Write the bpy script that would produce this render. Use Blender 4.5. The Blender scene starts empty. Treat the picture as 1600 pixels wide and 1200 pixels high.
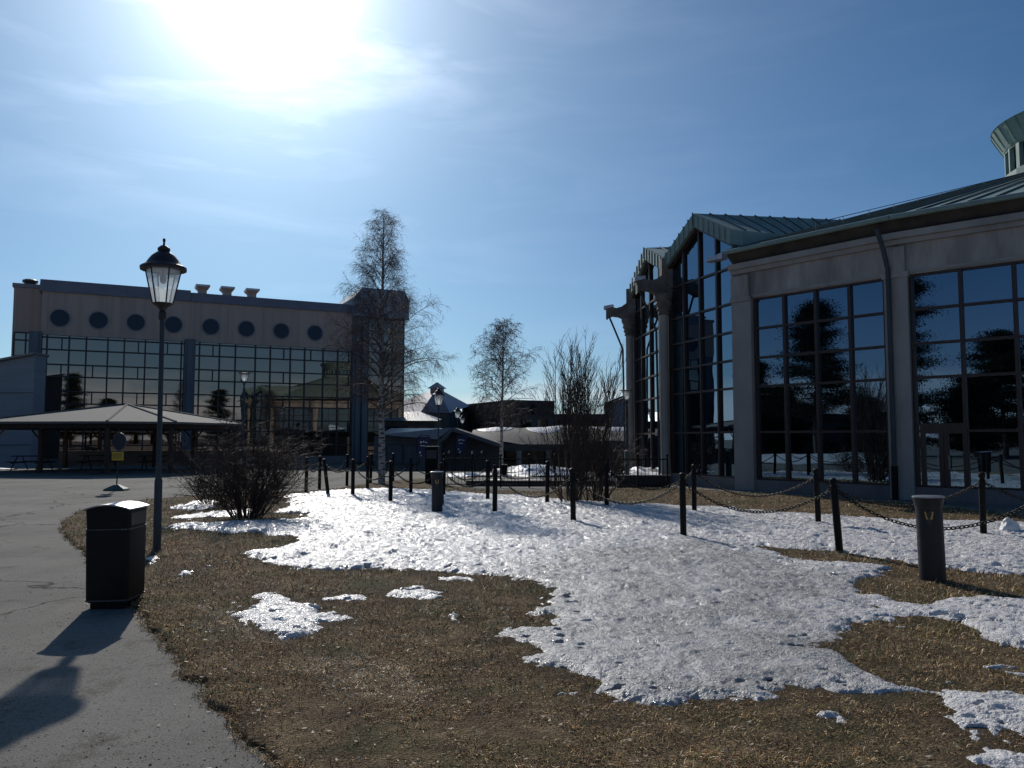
import bpy, math, random
import numpy as np
from mathutils import Vector, Matrix
R = math.radians
SC = bpy.context.scene
COL = SC.collection
random.seed(7)

# ------------------------------------------------------------------ camera
F = 1244.0; CAMH = 1.65; PITCH = math.atan(85.0/F)
cd = bpy.data.cameras.new('camera'); cam = bpy.data.objects.new('camera', cd); COL.objects.link(cam)
cam.location = (0, 0, CAMH); cam.rotation_euler = (math.pi/2+PITCH, 0, 0)
cd.sensor_width = 36; cd.lens = F/1600*36; cd.clip_start = 0.05; cd.clip_end = 3000
SC.camera = cam
SC.render.resolution_x = 1024; SC.render.resolution_y = 768

# ------------------------------------------------------------------ world
SUN_EL = R(30.3); SUN_AZ = R(-18.3)          # azimuth from +Y, negative = to the left
SUN_DIR = Vector((math.sin(SUN_AZ)*math.cos(SUN_EL), math.cos(SUN_AZ)*math.cos(SUN_EL), math.sin(SUN_EL)))
W = bpy.data.worlds.new('World'); SC.world = W; W.use_nodes = True
nt = W.node_tree; N = nt.nodes; L = nt.links
N.clear()
def wn(t, **k):
    n = N.new(t)
    for a, b in k.items(): setattr(n, a, b)
    return n
def wmath(op, a, b=None, clamp=False):
    n = wn('ShaderNodeMath', operation=op, use_clamp=clamp)
    for i, v in enumerate((a, b)):
        if v is None: continue
        if isinstance(v, (int, float)): n.inputs[i].default_value = v
        else: L.new(v, n.inputs[i])
    return n.outputs[0]
sky = wn('ShaderNodeTexSky', sky_type='NISHITA'); sky.sun_disc = False
sky.sun_elevation = SUN_EL; sky.sun_rotation = SUN_AZ
sky.air_density = 1.0; sky.dust_density = 0.6; sky.ozone_density = 2.2; sky.altitude = 0
tc = wn('ShaderNodeTexCoord')
nrm = wn('ShaderNodeVectorMath', operation='NORMALIZE'); L.new(tc.outputs['Generated'], nrm.inputs[0])
dot = wn('ShaderNodeVectorMath', operation='DOT_PRODUCT'); L.new(nrm.outputs[0], dot.inputs[0]); dot.inputs[1].default_value = SUN_DIR
cosg = wmath('MAXIMUM', dot.outputs['Value'], 0.0)
sep = wn('ShaderNodeSeparateXYZ'); L.new(nrm.outputs[0], sep.inputs[0])
# thin cirrus: streaks, brighter towards the sun because ice crystals scatter forward
mp = wn('ShaderNodeMapping'); L.new(nrm.outputs[0], mp.inputs[0])
mp.inputs['Rotation'].default_value = (0, R(24), R(8)); mp.inputs['Scale'].default_value = (1.3, 1.2, 6.5)
cn = wn('ShaderNodeTexNoise'); L.new(mp.outputs[0], cn.inputs['Vector'])
cn.inputs['Scale'].default_value = 3.1; cn.inputs['Detail'].default_value = 9; cn.inputs['Roughness'].default_value = .58; cn.inputs['Distortion'].default_value = .5
cr = wn('ShaderNodeMapRange'); L.new(cn.outputs['Fac'], cr.inputs[0])
cr.inputs[1].default_value = .47; cr.inputs[2].default_value = .78
ph1 = wmath('MULTIPLY', wmath('POWER', cosg, 420.0), 3.4)
ph2 = wmath('MULTIPLY', wmath('POWER', cosg, 62.0), 0.60)
ph3 = wmath('MULTIPLY', wmath('POWER', cosg, 7.5), 0.185)
aure = wmath('ADD', wmath('ADD', ph1, ph2), ph3)
cir = wmath('MULTIPLY', cr.outputs[0], wmath('ADD', wmath('MULTIPLY', wmath('POWER', cosg, 60.0), .55), wmath('ADD', wmath('MULTIPLY', wmath('POWER', cosg, 8.0), .022), .012)))
mod = wmath('ADD', wmath('MULTIPLY', cr.outputs[0], .22), .92)
aure = wmath('ADD', wmath('MULTIPLY', aure, mod), cir)
# low bank of white cloud above the horizon
mp2 = wn('ShaderNodeMapping'); L.new(nrm.outputs[0], mp2.inputs[0]); mp2.inputs['Scale'].default_value = (5, 5, 42)
mp2.inputs['Location'].default_value = (.4, 0, .2)
cn2 = wn('ShaderNodeTexNoise'); L.new(mp2.outputs[0], cn2.inputs['Vector']); cn2.inputs['Scale'].default_value = 1.1; cn2.inputs['Detail'].default_value = 7
cr2 = wn('ShaderNodeMapRange'); L.new(cn2.outputs['Fac'], cr2.inputs[0]); cr2.inputs[1].default_value = .36; cr2.inputs[2].default_value = .54
band = wn('ShaderNodeMapRange'); L.new(sep.outputs['Z'], band.inputs[0]); band.inputs[1].default_value = .085; band.inputs[2].default_value = .035; band.interpolation_type = 'SMOOTHSTEP'
hz = wmath('MULTIPLY', cr2.outputs[0], band.outputs[0])
SKYS = 0.078
sc = wn('ShaderNodeMix', data_type='RGBA', blend_type='MULTIPLY'); sc.inputs[0].default_value = 1
L.new(sky.outputs[0], sc.inputs[6]); sc.inputs[7].default_value = (SKYS*.31, SKYS*.61, SKYS*.82, 1)
ac = wn('ShaderNodeMix', data_type='RGBA', blend_type='ADD'); ac.inputs[0].default_value = 1
cmb = wn('ShaderNodeCombineColor'); 
for i, m in enumerate((1.06, 1.01, 1.12)): L.new(wmath('MULTIPLY', aure, m), cmb.inputs[i])
L.new(sc.outputs[2], ac.inputs[6]); L.new(cmb.outputs[0], ac.inputs[7])
hzt = wmath('POWER', wmath('SUBTRACT', 1.0, wmath('MAXIMUM', sep.outputs['Z'], 0.0), True), 7.0)
hza = wn('ShaderNodeMix', data_type='RGBA', blend_type='ADD'); hza.inputs[0].default_value = 1; hcc = wn('ShaderNodeCombineColor')
for i, m in enumerate((.155, .075, .135)): L.new(wmath('MULTIPLY', hzt, m), hcc.inputs[i])
L.new(ac.outputs[2], hza.inputs[6]); L.new(hcc.outputs[0], hza.inputs[7])
hc = wn('ShaderNodeMix', data_type='RGBA'); L.new(wmath('MULTIPLY', hz, .75), hc.inputs[0]); L.new(hza.outputs[2], hc.inputs[6]); hc.inputs[7].default_value = (.82, .86, .92, 1)
bg = wn('ShaderNodeBackground'); L.new(hc.outputs[2], bg.inputs[0]); bg.inputs[1].default_value = 1.0
wo = wn('ShaderNodeOutputWorld'); L.new(bg.outputs[0], wo.inputs[0])

sl = bpy.data.lights.new('sun', 'SUN'); sl.energy = 3.4; sl.angle = R(.53); sl.color = (1, .95, .88)
so = bpy.data.objects.new('sun', sl); COL.objects.link(so); so.rotation_euler = (-SUN_DIR).to_track_quat('-Z', 'Y').to_euler()
SC.view_settings.view_transform = 'Standard'; SC.view_settings.look = 'None'
SC.view_settings.exposure = -0.1; SC.view_settings.gamma = 1

# ------------------------------------------------------------------ pixel -> world helpers (used for measuring real places)
CT, ST = math.cos(PITCH), math.sin(PITCH)
def ray(px, py):
    dx = (px-800)/F; dy = (600-py)/F
    return Vector((dx, CT-dy*ST, ST+dy*CT))
def at(px, py, D):
    r = ray(px, py); t = D/r.y
    return Vector((r.x*t, D, CAMH+r.z*t))
def g(px, py, z=0.0):
    r = ray(px, py); t = (z-CAMH)/r.z
    return Vector((r.x*t, r.y*t, z))

# ------------------------------------------------------------------ materials
def mat(name, c1, c2=None, scale=4, rough=.7, metal=0, bump=0, bscale=None, detail=6, spec=.5, stretch=(1, 1, 1), lo=.35, hi=.65, coord='Object', rvar=0):
    m = bpy.data.materials.new(name); m.use_nodes = True
    t = m.node_tree; b = t.nodes['Principled BSDF']
    b.inputs['Roughness'].default_value = rough; b.inputs['Metallic'].default_value = metal
    b.inputs['Specular IOR Level'].default_value = spec
    b.inputs['Base Color'].default_value = (*c1, 1)
    tcn = t.nodes.new('ShaderNodeTexCoord'); mpn = t.nodes.new('ShaderNodeMapping'); t.links.new(tcn.outputs[coord], mpn.inputs[0]); mpn.inputs['Scale'].default_value = stretch
    if c2 is not None:
        n = t.nodes.new('ShaderNodeTexNoise'); n.inputs['Scale'].default_value = scale; n.inputs['Detail'].default_value = detail; n.inputs['Roughness'].default_value = .6
        t.links.new(mpn.outputs[0], n.inputs['Vector'])
        r = t.nodes.new('ShaderNodeMapRange'); r.inputs[1].default_value = lo; r.inputs[2].default_value = hi; t.links.new(n.outputs['Fac'], r.inputs[0])
        x = t.nodes.new('ShaderNodeMix'); x.data_type = 'RGBA'; t.links.new(r.outputs[0], x.inputs[0]); x.inputs[6].default_value = (*c1, 1); x.inputs[7].default_value = (*c2, 1)
        t.links.new(x.outputs[2], b.inputs['Base Color'])
        if rvar:
            q = t.nodes.new('ShaderNodeMapRange'); q.inputs[3].default_value = rough; q.inputs[4].default_value = rough+rvar; t.links.new(r.outputs[0], q.inputs[0]); t.links.new(q.outputs[0], b.inputs['Roughness'])
    if bump:
        n2 = t.nodes.new('ShaderNodeTexNoise'); n2.inputs['Scale'].default_value = bscale or scale*3; n2.inputs['Detail'].default_value = 5
        t.links.new(mpn.outputs[0], n2.inputs['Vector'])
        bp = t.nodes.new('ShaderNodeBump'); bp.inputs['Strength'].default_value = 1; bp.inputs['Distance'].default_value = bump; t.links.new(n2.outputs['Fac'], bp.inputs['Height'])
        t.links.new(bp.outputs[0], b.inputs['Normal'])
    return m
def glassmat(name, base, ior, tint=(1, 1, 1), wob=.004, rough=.01):
    m = bpy.data.materials.new(name); m.use_nodes = True
    t = m.node_tree; b = t.nodes['Principled BSDF']
    b.inputs['Base Color'].default_value = (*base, 1); b.inputs['Roughness'].default_value = rough
    b.inputs['IOR'].default_value = ior; b.inputs['Specular Tint'].default_value = (*tint, 1)
    tcn = t.nodes.new('ShaderNodeTexCoord')
    n2 = t.nodes.new('ShaderNodeTexNoise'); n2.inputs['Scale'].default_value = .9; n2.inputs['Detail'].default_value = 1
    t.links.new(tcn.outputs['Object'], n2.inputs['Vector'])
    bp = t.nodes.new('ShaderNodeBump'); bp.inputs['Distance'].default_value = wob; t.links.new(n2.outputs['Fac'], bp.inputs['Height']); t.links.new(bp.outputs[0], b.inputs['Normal'])
    return m
M = {}
M['concrete'] = mat('concrete', (.36, .34, .315), (.24, .225, .21), 1.1, .85, bump=.004, bscale=14, stretch=(1, 1, .45), lo=.3, hi=.7)
M['concrete2'] = mat('weathered_concrete', (.42, .385, .35), (.20, .185, .17), 1.6, .85, bump=.006, bscale=10, stretch=(1, 1, .25), lo=.32, hi=.68)
M['bracket'] = mat('dark_bracket_concrete', (.20, .175, .15), (.10, .09, .08), 3, .85, bump=.006, bscale=12)  # brown concrete, darker than the columns and walls
M['copper'] = mat('green_copper', (.17, .245, .225), (.24, .33, .305), 2.2, .6, metal=.1, bump=.003, bscale=3, rvar=.12)
M['copperdark'] = mat('dark_copper', (.04, .06, .055), (.06, .085, .075), 2.0, .6, metal=.1, bump=.002, bscale=3)
M['brownframe'] = mat('brown_frame', (.034, .019, .015), (.048, .027, .022), 8, .45)
M['darkframe'] = mat('dark_frame', (.016, .015, .017), (.026, .024, .026), 8, .5)
M['hallglass'] = glassmat('blue_tinted_glass', (.0025, .003, .004), 3.3, (.50, .76, 1.0), .0022)
M['officeglass'] = glassmat('bronze_tinted_glass', (.014, .010, .007), 2.45, (1.0, .89, .80), .0025)
M['roundglass'] = glassmat('dark_round_glass', (.006, .007, .009), 1.4, (.8, .85, 1), .002)
M['clad'] = mat('beige_cladding', (.44, .33, .265), (.36, .27, .225), .6, .75, bump=.006, bscale=2.2, stretch=(4.5, 4.5, .08))
M['roofmetal'] = mat('grey_roof_metal', (.20, .18, .19), (.24, .22, .23), 1.2, .55, metal=.3)
M['capmetal'] = mat('tower_cap_metal', (.26, .33, .41), (.21, .27, .34), 1.0, .6)
M['pilmetal'] = mat('blue_grey_metal', (.12, .14, .165), (.09, .105, .125), 1.2, .55, metal=.2, stretch=(1, 1, .3))
M['plinth'] = mat('plinth_concrete', (.20, .18, .175), (.13, .12, .115), .9, .85)
M['bluemetal'] = mat('blue_sheet_metal', (.24, .26, .28), (.20, .22, .24), .8, .6, stretch=(.3, .3, 3))
M['blackmetal'] = mat('black_iron', (.006, .0055, .005), (.012, .010, .009), 25, .55, metal=0, bump=.0006, bscale=90, spec=.14)
M['chainmetal'] = mat('chain_steel', (.007, .006, .006), (.014, .012, .011), 60, .55, spec=.16)
M['greypole'] = mat('grey_green_pole', (.055, .068, .078), (.042, .05, .058), 6, .55, spec=.3, stretch=(1, 1, .2))
M['lampcap'] = mat('lamp_cap_brown', (.022, .017, .018), (.034, .026, .027), 8, .55)
M['binbody'] = mat('bin_dark_panel', (.007, .007, .0085), (.010, .010, .012), 14, .6, spec=.25, bump=.0008, bscale=120)
M['bintrim'] = mat('bin_trim', (.05, .058, .06), (.04, .045, .048), 9, .5)
M['binlid'] = mat('bin_metal_lid', (.52, .50, .53), (.42, .41, .44), 7, .38, metal=.6, bump=.001, bscale=30, rvar=.15)
M['bolmetal'] = mat('bollard_grey', (.020, .023, .028), (.015, .017, .021), 7, .5, spec=.3, stretch=(1, 1, .3), bump=.0004, bscale=80)
M['bolcap'] = mat('bollard_cap', (.30, .31, .34), (.2, .21, .23), 7, .35, metal=.5)
M['gold'] = mat('gold_reflector', (.48, .32, .11), (.30, .19, .06), 40, .35, metal=.6)
M['pavroof'] = mat('pavilion_shingle', (.165, .155, .14), (.12, .115, .105), 5, .9, bump=.01, bscale=12, stretch=(1, 1, 4))
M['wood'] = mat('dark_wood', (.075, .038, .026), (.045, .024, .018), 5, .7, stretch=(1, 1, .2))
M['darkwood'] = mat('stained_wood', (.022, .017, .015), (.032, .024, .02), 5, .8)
M['yellow'] = mat('yellow_plate', (.55, .37, .03), (.45, .3, .03), 12, .5)
M['signblue'] = mat('blue_plate', (.012, .012, .035), (.01, .01, .025), 12, .4)
M['darkwall'] = mat('dark_plaster', (.085, .083, .088), (.06, .058, .062), .7, .9)
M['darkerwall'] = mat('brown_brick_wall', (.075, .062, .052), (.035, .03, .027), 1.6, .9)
M['greywall'] = mat('grey_wall', (.12, .125, .135), (.09, .095, .10), .8, .9)
M['housewall'] = mat('blue_grey_house', (.15, .17, .22), (.12, .14, .18), .8, .85)
M['darkglass'] = glassmat('shop_glass', (.004, .005, .006), 1.4)
M['greyroof'] = mat('grey_roof', (.07, .062, .058), (.045, .04, .038), 1.5, .8, bump=.03, bscale=3)
M['lightroof'] = mat('tile_roof', (.30, .28, .26), (.2, .19, .18), 3, .45, bump=.03, bscale=5, stretch=(1, 1, 3))
M['pyrroof'] = mat('pyramid_roof', (.30, .26, .28), (.22, .19, .21), .8, .38, bump=.004)
M['navy'] = mat('navy_banner', (.02, .022, .07), (.025, .028, .09), 3, .7)
M['white'] = mat('white_paint', (.7, .7, .7), (.6, .6, .62), 9, .6)
M['greenbox'] = mat('green_cabinet', (.07, .115, .10), (.05, .085, .075), 4, .6)
M['bark'] = mat('brown_bark', (.045, .033, .028), (.07, .055, .045), 18, .85, bump=.003, bscale=50)
M['twig'] = mat('dark_twig', (.035, .023, .019), (.055, .036, .028), 9, .8)
M['birchtwig'] = mat('birch_twig', (.055, .036, .032), (.085, .06, .052), 6, .7)
M['birchbark'] = mat('birch_bark', (.42, .39, .36), (.035, .03, .028), 3.2, .75, bump=.004, bscale=20, stretch=(1.4, 1.4, 5), lo=.50, hi=.58)
M['pine'] = mat('pine_needles', (.008, .013, .008), (.016, .024, .012), 2, .9, spec=.1)
M['greenwall'] = mat('pale_wall', (.22, .22, .21), (.17, .17, .165), .6, .9)
M['snowplain'] = mat('packed_snow', (.82, .80, .79), (.66, .64, .63), 2.2, .5, bump=.05, bscale=6)
def lampglass():
    m = bpy.data.materials.new('lantern_glass'); m.use_nodes = True; t = m.node_tree; t.nodes.clear()
    o = t.nodes.new('ShaderNodeOutputMaterial'); a = t.nodes.new('ShaderNodeMixShader'); b2 = t.nodes.new('ShaderNodeMixShader')
    tr = t.nodes.new('ShaderNodeBsdfTransparent'); tr.inputs[0].default_value = (.88, .93, .95, 1)
    tl = t.nodes.new('ShaderNodeBsdfTranslucent'); tl.inputs[0].default_value = (.8, .85, .88, 1)
    gl = t.nodes.new('ShaderNodeBsdfGlossy'); gl.inputs['Roughness'].default_value = .08
    tcn = t.nodes.new('ShaderNodeTexCoord'); n = t.nodes.new('ShaderNodeTexNoise'); n.inputs['Scale'].default_value = 6; t.links.new(tcn.outputs['Object'], n.inputs['Vector'])
    r = t.nodes.new('ShaderNodeMapRange'); r.inputs[3].default_value = .45; r.inputs[4].default_value = .75; t.links.new(n.outputs['Fac'], r.inputs[0])
    t.links.new(r.outputs[0], a.inputs[0]); t.links.new(tr.outputs[0], a.inputs[1]); t.links.new(tl.outputs[0], a.inputs[2])
    b2.inputs[0].default_value = .08; t.links.new(a.outputs[0], b2.inputs[1]); t.links.new(gl.outputs[0], b2.inputs[2]); t.links.new(b2.outputs[0], o.inputs[0])
    return m
M['lampglass'] = lampglass()

# ------------------------------------------------------------------ mesh helpers
class MB:
    def __init__(s): s.v = []; s.f = []
    def add(s, vs, fs):
        k = len(s.v); s.v += [tuple(v) for v in vs]; s.f += [tuple(i+k for i in f) for f in fs]; return s
    def hexa(s, p):      # 8 points: bottom 4 (ccw), top 4
        return s.add(p, [(3, 2, 1, 0), (4, 5, 6, 7), (0, 1, 5, 4), (1, 2, 6, 5), (2, 3, 7, 6), (3, 0, 4, 7)])
    def box(s, x0, x1, y0, y1, z0, z1):
        return s.hexa([(x0, y0, z0), (x1, y0, z0), (x1, y1, z0), (x0, y1, z0), (x0, y0, z1), (x1, y0, z1), (x1, y1, z1), (x0, y1, z1)])
    def prism(s, poly, z0, z1):
        n = len(poly); vs = [(x, y, z0) for x, y in poly]+[(x, y, z1) for x, y in poly]
        return s.add(vs, [tuple(range(n-1, -1, -1)), tuple(range(n, 2*n))]+[(i, (i+1) % n, (i+1) % n+n, i+n) for i in range(n)])
    def loft(s, rings, cap=True):
        n = len(rings[0]); vs = [v for r in rings for v in r]; fs = []
        for k in range(len(rings)-1):
            for i in range(n):
                j = (i+1) % n; fs.append((k*n+i, k*n+j, (k+1)*n+j, (k+1)*n+i))
        if cap: fs.append(tuple(range(n-1, -1, -1))); fs.append(tuple(range((len(rings)-1)*n, len(rings)*n)))
        return s.add(vs, fs)
    def lathe(s, prof, n=16, c=(0, 0), a0=0, cap=True):
        return s.loft([[(c[0]+r*math.cos(a0+2*math.pi*i/n), c[1]+r*math.sin(a0+2*math.pi*i/n), z) for i in range(n)] for r, z in prof], cap)
    def tube(s, pts, r, n=8, cap=True):
        pts = [Vector(p) for p in pts]; rings = []
        rr = r if isinstance(r, (list, tuple)) else [r]*len(pts)
        for i, p in enumerate(pts):
            d = (pts[min(i+1, len(pts)-1)]-pts[max(i-1, 0)]).normalized()
            a = d.cross(Vector((0, 0, 1))); 
            if a.length < 1e-3: a = Vector((1, 0, 0))
            a.normalize(); b = d.cross(a)
            rings.append([tuple(p+rr[i]*(math.cos(2*math.pi*k/n)*a+math.sin(2*math.pi*k/n)*b)) for k in range(n)])
        return s.loft(rings, cap)
    def build(s, name, m, parent=None, smooth=False, bevel=0):
        me = bpy.data.meshes.new(name); me.from_pydata(s.v, [], s.f); me.validate(); me.update()
        if True:
            import bmesh
            b = bmesh.new(); b.from_mesh(me); bmesh.ops.recalc_face_normals(b, faces=b.faces)
            if bevel: bmesh.ops.bevel(b, geom=[e for e in b.edges if len(e.link_faces) == 2 and e.calc_face_angle(0) > .5], offset=bevel, segments=3, affect='EDGES', profile=.6, clamp_overlap=True)
            b.to_mesh(me); b.free()
        me.materials.append(m)
        o = bpy.data.objects.new(name, me); COL.objects.link(o)
        if parent is not None: o.parent = parent
        if smooth:
            me.polygons.foreach_set('use_smooth', [True]*len(me.polygons)); me.set_sharp_from_angle(angle=R(38))
        return o
def tag(o, label=None, cat=None, group=None, kind=None):
    if label: o['label'] = label
    if cat: o['category'] = cat
    if group: o['group'] = group
    if kind: o['kind'] = kind
    return o
def empty(name, loc, rz=0, label=None, cat=None, group=None):
    o = bpy.data.objects.new(name, None); COL.objects.link(o); o.location = loc; o.rotation_euler = (0, 0, rz); o.empty_display_size = .2
    return tag(o, label, cat, group)
def copy_tree(o, parent=None):
    c = o.copy(); COL.objects.link(c); c.parent = parent
    for ch in [q for q in COL.objects if q.parent == o]: copy_tree(ch, c)
    return c
def rawmesh(name, verts, faces_flat, loops_per, m, parent=None, smooth=False, colattr=None):
    me = bpy.data.meshes.new(name); nv = len(verts)
    me.vertices.add(nv); me.vertices.foreach_set('co', np.asarray(verts, np.float32).ravel())
    nl = len(faces_flat); lp = np.asarray(loops_per, np.int32)
    me.loops.add(nl); me.loops.foreach_set('vertex_index', np.asarray(faces_flat, np.int32))
    me.polygons.add(len(lp)); st = np.concatenate([[0], np.cumsum(lp)[:-1]]).astype(np.int32)
    me.polygons.foreach_set('loop_start', st)
    try: me.polygons.foreach_set('loop_total', lp)
    except Exception: pass
    if smooth: me.polygons.foreach_set('use_smooth', np.ones(len(lp), bool))
    me.update(calc_edges=True)
    if colattr is not None:
        for nm, arr in colattr.items():
            if arr.ndim == 1:
                a = me.attributes.new(nm, 'FLOAT', 'POINT'); a.data.foreach_set('value', arr.astype(np.float32))
            else:
                a = me.attributes.new(nm, 'FLOAT_COLOR', 'POINT'); a.data.foreach_set('color', arr.astype(np.float32).ravel())
    me.materials.append(m)
    o = bpy.data.objects.new(name, me); COL.objects.link(o)
    if parent is not None: o.parent = parent
    return o

# ------------------------------------------------------------------ numpy noise
def hsh(xi, yi, seed):
    h = (xi.astype(np.int64)*374761393+yi.astype(np.int64)*668265263+seed*2147483647) & 0xffffffff
    h = ((h ^ (h >> 13))*1274126177) & 0xffffffff
    return ((h ^ (h >> 16)) & 0xffff)/65535.0
def vn(x, y, seed=0):
    xi = np.floor(x); yi = np.floor(y); fx = x-xi; fy = y-yi
    fx = fx*fx*fx*(fx*(fx*6-15)+10); fy = fy*fy*fy*(fy*(fy*6-15)+10)
    a = hsh(xi, yi, seed); b = hsh(xi+1, yi, seed); c = hsh(xi, yi+1, seed); d = hsh(xi+1, yi+1, seed)
    return (a*(1-fx)+b*fx)*(1-fy)+(c*(1-fx)+d*fx)*fy
def fbm(x, y, o=4, seed=0, gain=.5):
    s = 0; a = 1; t = 0
    for k in range(o):
        c, q = math.cos(.7*k), math.sin(.7*k)
        s = s+a*(vn((x*c-y*q)*2**k+17*k, (x*q+y*c)*2**k-9*k, seed+k)-.5); t += a; a *= gain
    return s/t*2
def sdpoly(X, Y, P):
    P = np.asarray(P, float); n = len(P); d = np.full(X.shape, 1e9); ins = np.zeros(X.shape, bool)
    for i in range(n):
        ax, ay = P[i]; bx, by = P[(i+1) % n]; ex, ey = bx-ax, by-ay
        t = np.clip(((X-ax)*ex+(Y-ay)*ey)/(ex*ex+ey*ey+1e-12), 0, 1)
        d = np.minimum(d, (X-ax-t*ex)**2+(Y-ay-t*ey)**2)
        c = ((ay > Y) != (by > Y)) & (X < (bx-ax)*(Y-ay)/(by-ay+1e-15)+ax)
        ins ^= c
    d = np.sqrt(d); return np.where(ins, d, -d)
def gp(pts): return [tuple(g(x, y))[:2] for x, y in pts]

# ------------------------------------------------------------------ ground outlines, measured on the ground plane
LAWN = gp([(222, 960), (258, 1008), (300, 1060), (345, 1110), (395, 1165), (440, 1200)])+[(-.9, 3.2), (-.4, 1.2), (0, -3), (2, -14), (40, -14), (40, 12), (18, 15)]+gp([(1600, 806), (1405, 786), (1155, 770), (1045, 762), (900, 766), (830, 769), (740, 765), (700, 758), (660, 748), (620, 751), (560, 758), (520, 765), (470, 769), (400, 771), (290, 777), (200, 784), (130, 797), (96, 815), (100, 835), (135, 870)])
SNOW = [
 gp([(440, 776), (500, 769), (600, 766), (700, 769), (800, 776), (900, 784), (1000, 791), (1150, 797), (1300, 809), (1442, 816), (1600, 819), (2100, 835), (2600, 1000), (1900, 925), (1600, 903), (1555, 901), (1484, 894), (1438, 888), (1390, 879), (1320, 868), (1250, 861), (1202, 858), (1225, 871), (1259, 881), (1337, 884), (1400, 893), (1375, 907), (1345, 915), (1352, 931), (1390, 940), (1442, 950), (1506, 940), (1600, 937), (2100, 950), (2100, 1050), (1600, 1021), (1562, 1010), (1525, 991), (1450, 980), (1375, 975), (1334, 980), (1322, 1006), (1285, 1017), (1337, 1040), (1367, 1059), (1397, 1074), (1431, 1085), (1446, 1096), (1405, 1101), (1337, 1096), (1262, 1081), (1221, 1077), (1214, 1100), (1187, 1104), (1142, 1096), (1075, 1100), (1022, 1107), (1000, 1106), (962, 1102), (910, 1092), (925, 1070), (887, 1060), (816, 1044), (839, 1025), (812, 1012), (756, 1000), (812, 985), (869, 985), (850, 970), (816, 965), (857, 950), (861, 927), (831, 916), (775, 907), (730, 901), (677, 897), (587, 894), (524, 897), (475, 894), (449, 890), (385, 876), (385, 868), (440, 858), (462, 850), (445, 843), (400, 838), (340, 835), (262, 828), (265, 823), (330, 820), (400, 816), (482, 813), (478, 806), (430, 804), (445, 790)]),
 gp([(258, 797), (300, 785), (345, 786), (340, 796), (300, 800)]),
 gp([(262, 812), (330, 801), (400, 802), (385, 809), (300, 814)]),
 gp([(385, 945), (400, 932), (432, 928), (450, 939), (490, 953), (548, 972), (520, 985), (500, 995), (475, 1003), (440, 1008), (425, 995), (398, 990), (376, 966)]),
 gp([(595, 932), (622, 924), (670, 920), (692, 934), (680, 942), (640, 937), (602, 938)]),
 gp([(490, 938), (530, 935), (590, 938), (560, 943), (500, 942)]),
 gp([(1446, 1119), (1456, 1096), (1487, 1088), (1525, 1092), (1600, 1094), (1900, 1110), (1900, 1180), (1600, 1167), (1562, 1160), (1536, 1171), (1517, 1169), (1472, 1149), (1470, 1137)]),
 gp([(1517, 1196), (1540, 1184), (1585, 1186), (1640, 1215), (1560, 1235)]),
 gp([(1268, 1127), (1296, 1121), (1322, 1124), (1312, 1133), (1289, 1133)]),
 gp([(1356, 1107), (1390, 1106), (1420, 1112), (1380, 1118)]),
 gp([(1525, 1060), (1560, 1054), (1640, 1060), (1640, 1066), (1570, 1063)]),
 gp([(680, 908), (742, 905), (745, 912), (690, 915)]),
 gp([(228, 876), (246, 872), (244, 882), (230, 886)]),
 gp([(270, 893), (296, 892), (300, 903), (276, 904)]),
 gp([(700, 968), (716, 967), (716, 976), (703, 978)]),
]
ICE = gp([(760, 905), (900, 870), (1100, 850), (1180, 868), (1240, 890), (1340, 905), (1330, 950), (1260, 960), (1360, 1000), (1400, 1100), (1200, 1120), (800, 1110), (700, 980)])
def terrain(X, Y):
    f = np.clip((Y-40)/60, 0, 1)
    w = np.clip((X+16)/8, 0, 1)
    return -2.6*f*w-.72*np.clip((Y-44)/12, 0, 1)*(1-w)
GX0, GX1 = -.74, 1.02
def fan(nu, nv, d0, d1):
    u = np.linspace(GX0, GX1, nu); d = np.exp(np.linspace(math.log(d0), math.log(d1), nv))
    U, D = np.meshgrid(u, d); return U*(D+.8), D
def snow_sd(X, Y):
    s = np.full(X.shape, -9.0)
    for P in SNOW:
        P = np.asarray(P); m = (X > P[:, 0].min()-.6) & (X < P[:, 0].max()+.6) & (Y > P[:, 1].min()-.6) & (Y < P[:, 1].max()+.6)
        if m.any(): s[m] = np.maximum(s[m], sdpoly(X[m], Y[m], P))
    far = np.clip((Y-10)/12, 0, 1)
    s = s+fbm(X*2.2, Y*2.2, 5, 3, .62)*(.15+.12*far)+fbm(X*8, Y*8, 4, 31, .65)*.10-.035*far+.02*(1-far)
    scr = (vn(X*6.5, Y*8.5, 66)-.84)*.6+fbm(X*20, Y*24, 2, 67)*.05-np.clip(-s-.03, 0, 9)*.30
    s = np.where(s < 0, np.maximum(s, np.minimum(scr, .12)), s)
    # holes where turf shows through, scraps lying outside the edge
    s = s-np.clip(vn(X*1.6, Y*1.6, 55)-.80, 0, 1)*1.3*np.exp(-np.abs(s)*1.6)
    return s
def lawn_z(X, Y):
    return .012+.012*fbm(X*1.1, Y*1.1, 3, 8)+.006*fbm(X*12, Y*12, 2, 9)
def lawn_sd(X, Y):
    return sdpoly(X, Y, LAWN)+fbm(X*3.5, Y*3.5, 4, 12)*.10

def grid_faces(nu, nv, keep):
    idx = np.arange(nu*nv).reshape(nv, nu)
    q = np.stack([idx[:-1, :-1], idx[:-1, 1:], idx[1:, 1:], idx[1:, :-1]], -1)
    kk = keep[:-1, :-1] | keep[:-1, 1:] | keep[1:, 1:] | keep[1:, :-1]
    q = q[kk]
    used = np.zeros(nu*nv, bool); used[q.ravel()] = True
    remap = np.cumsum(used)-1
    return remap[q].ravel(), used, len(q)

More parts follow.
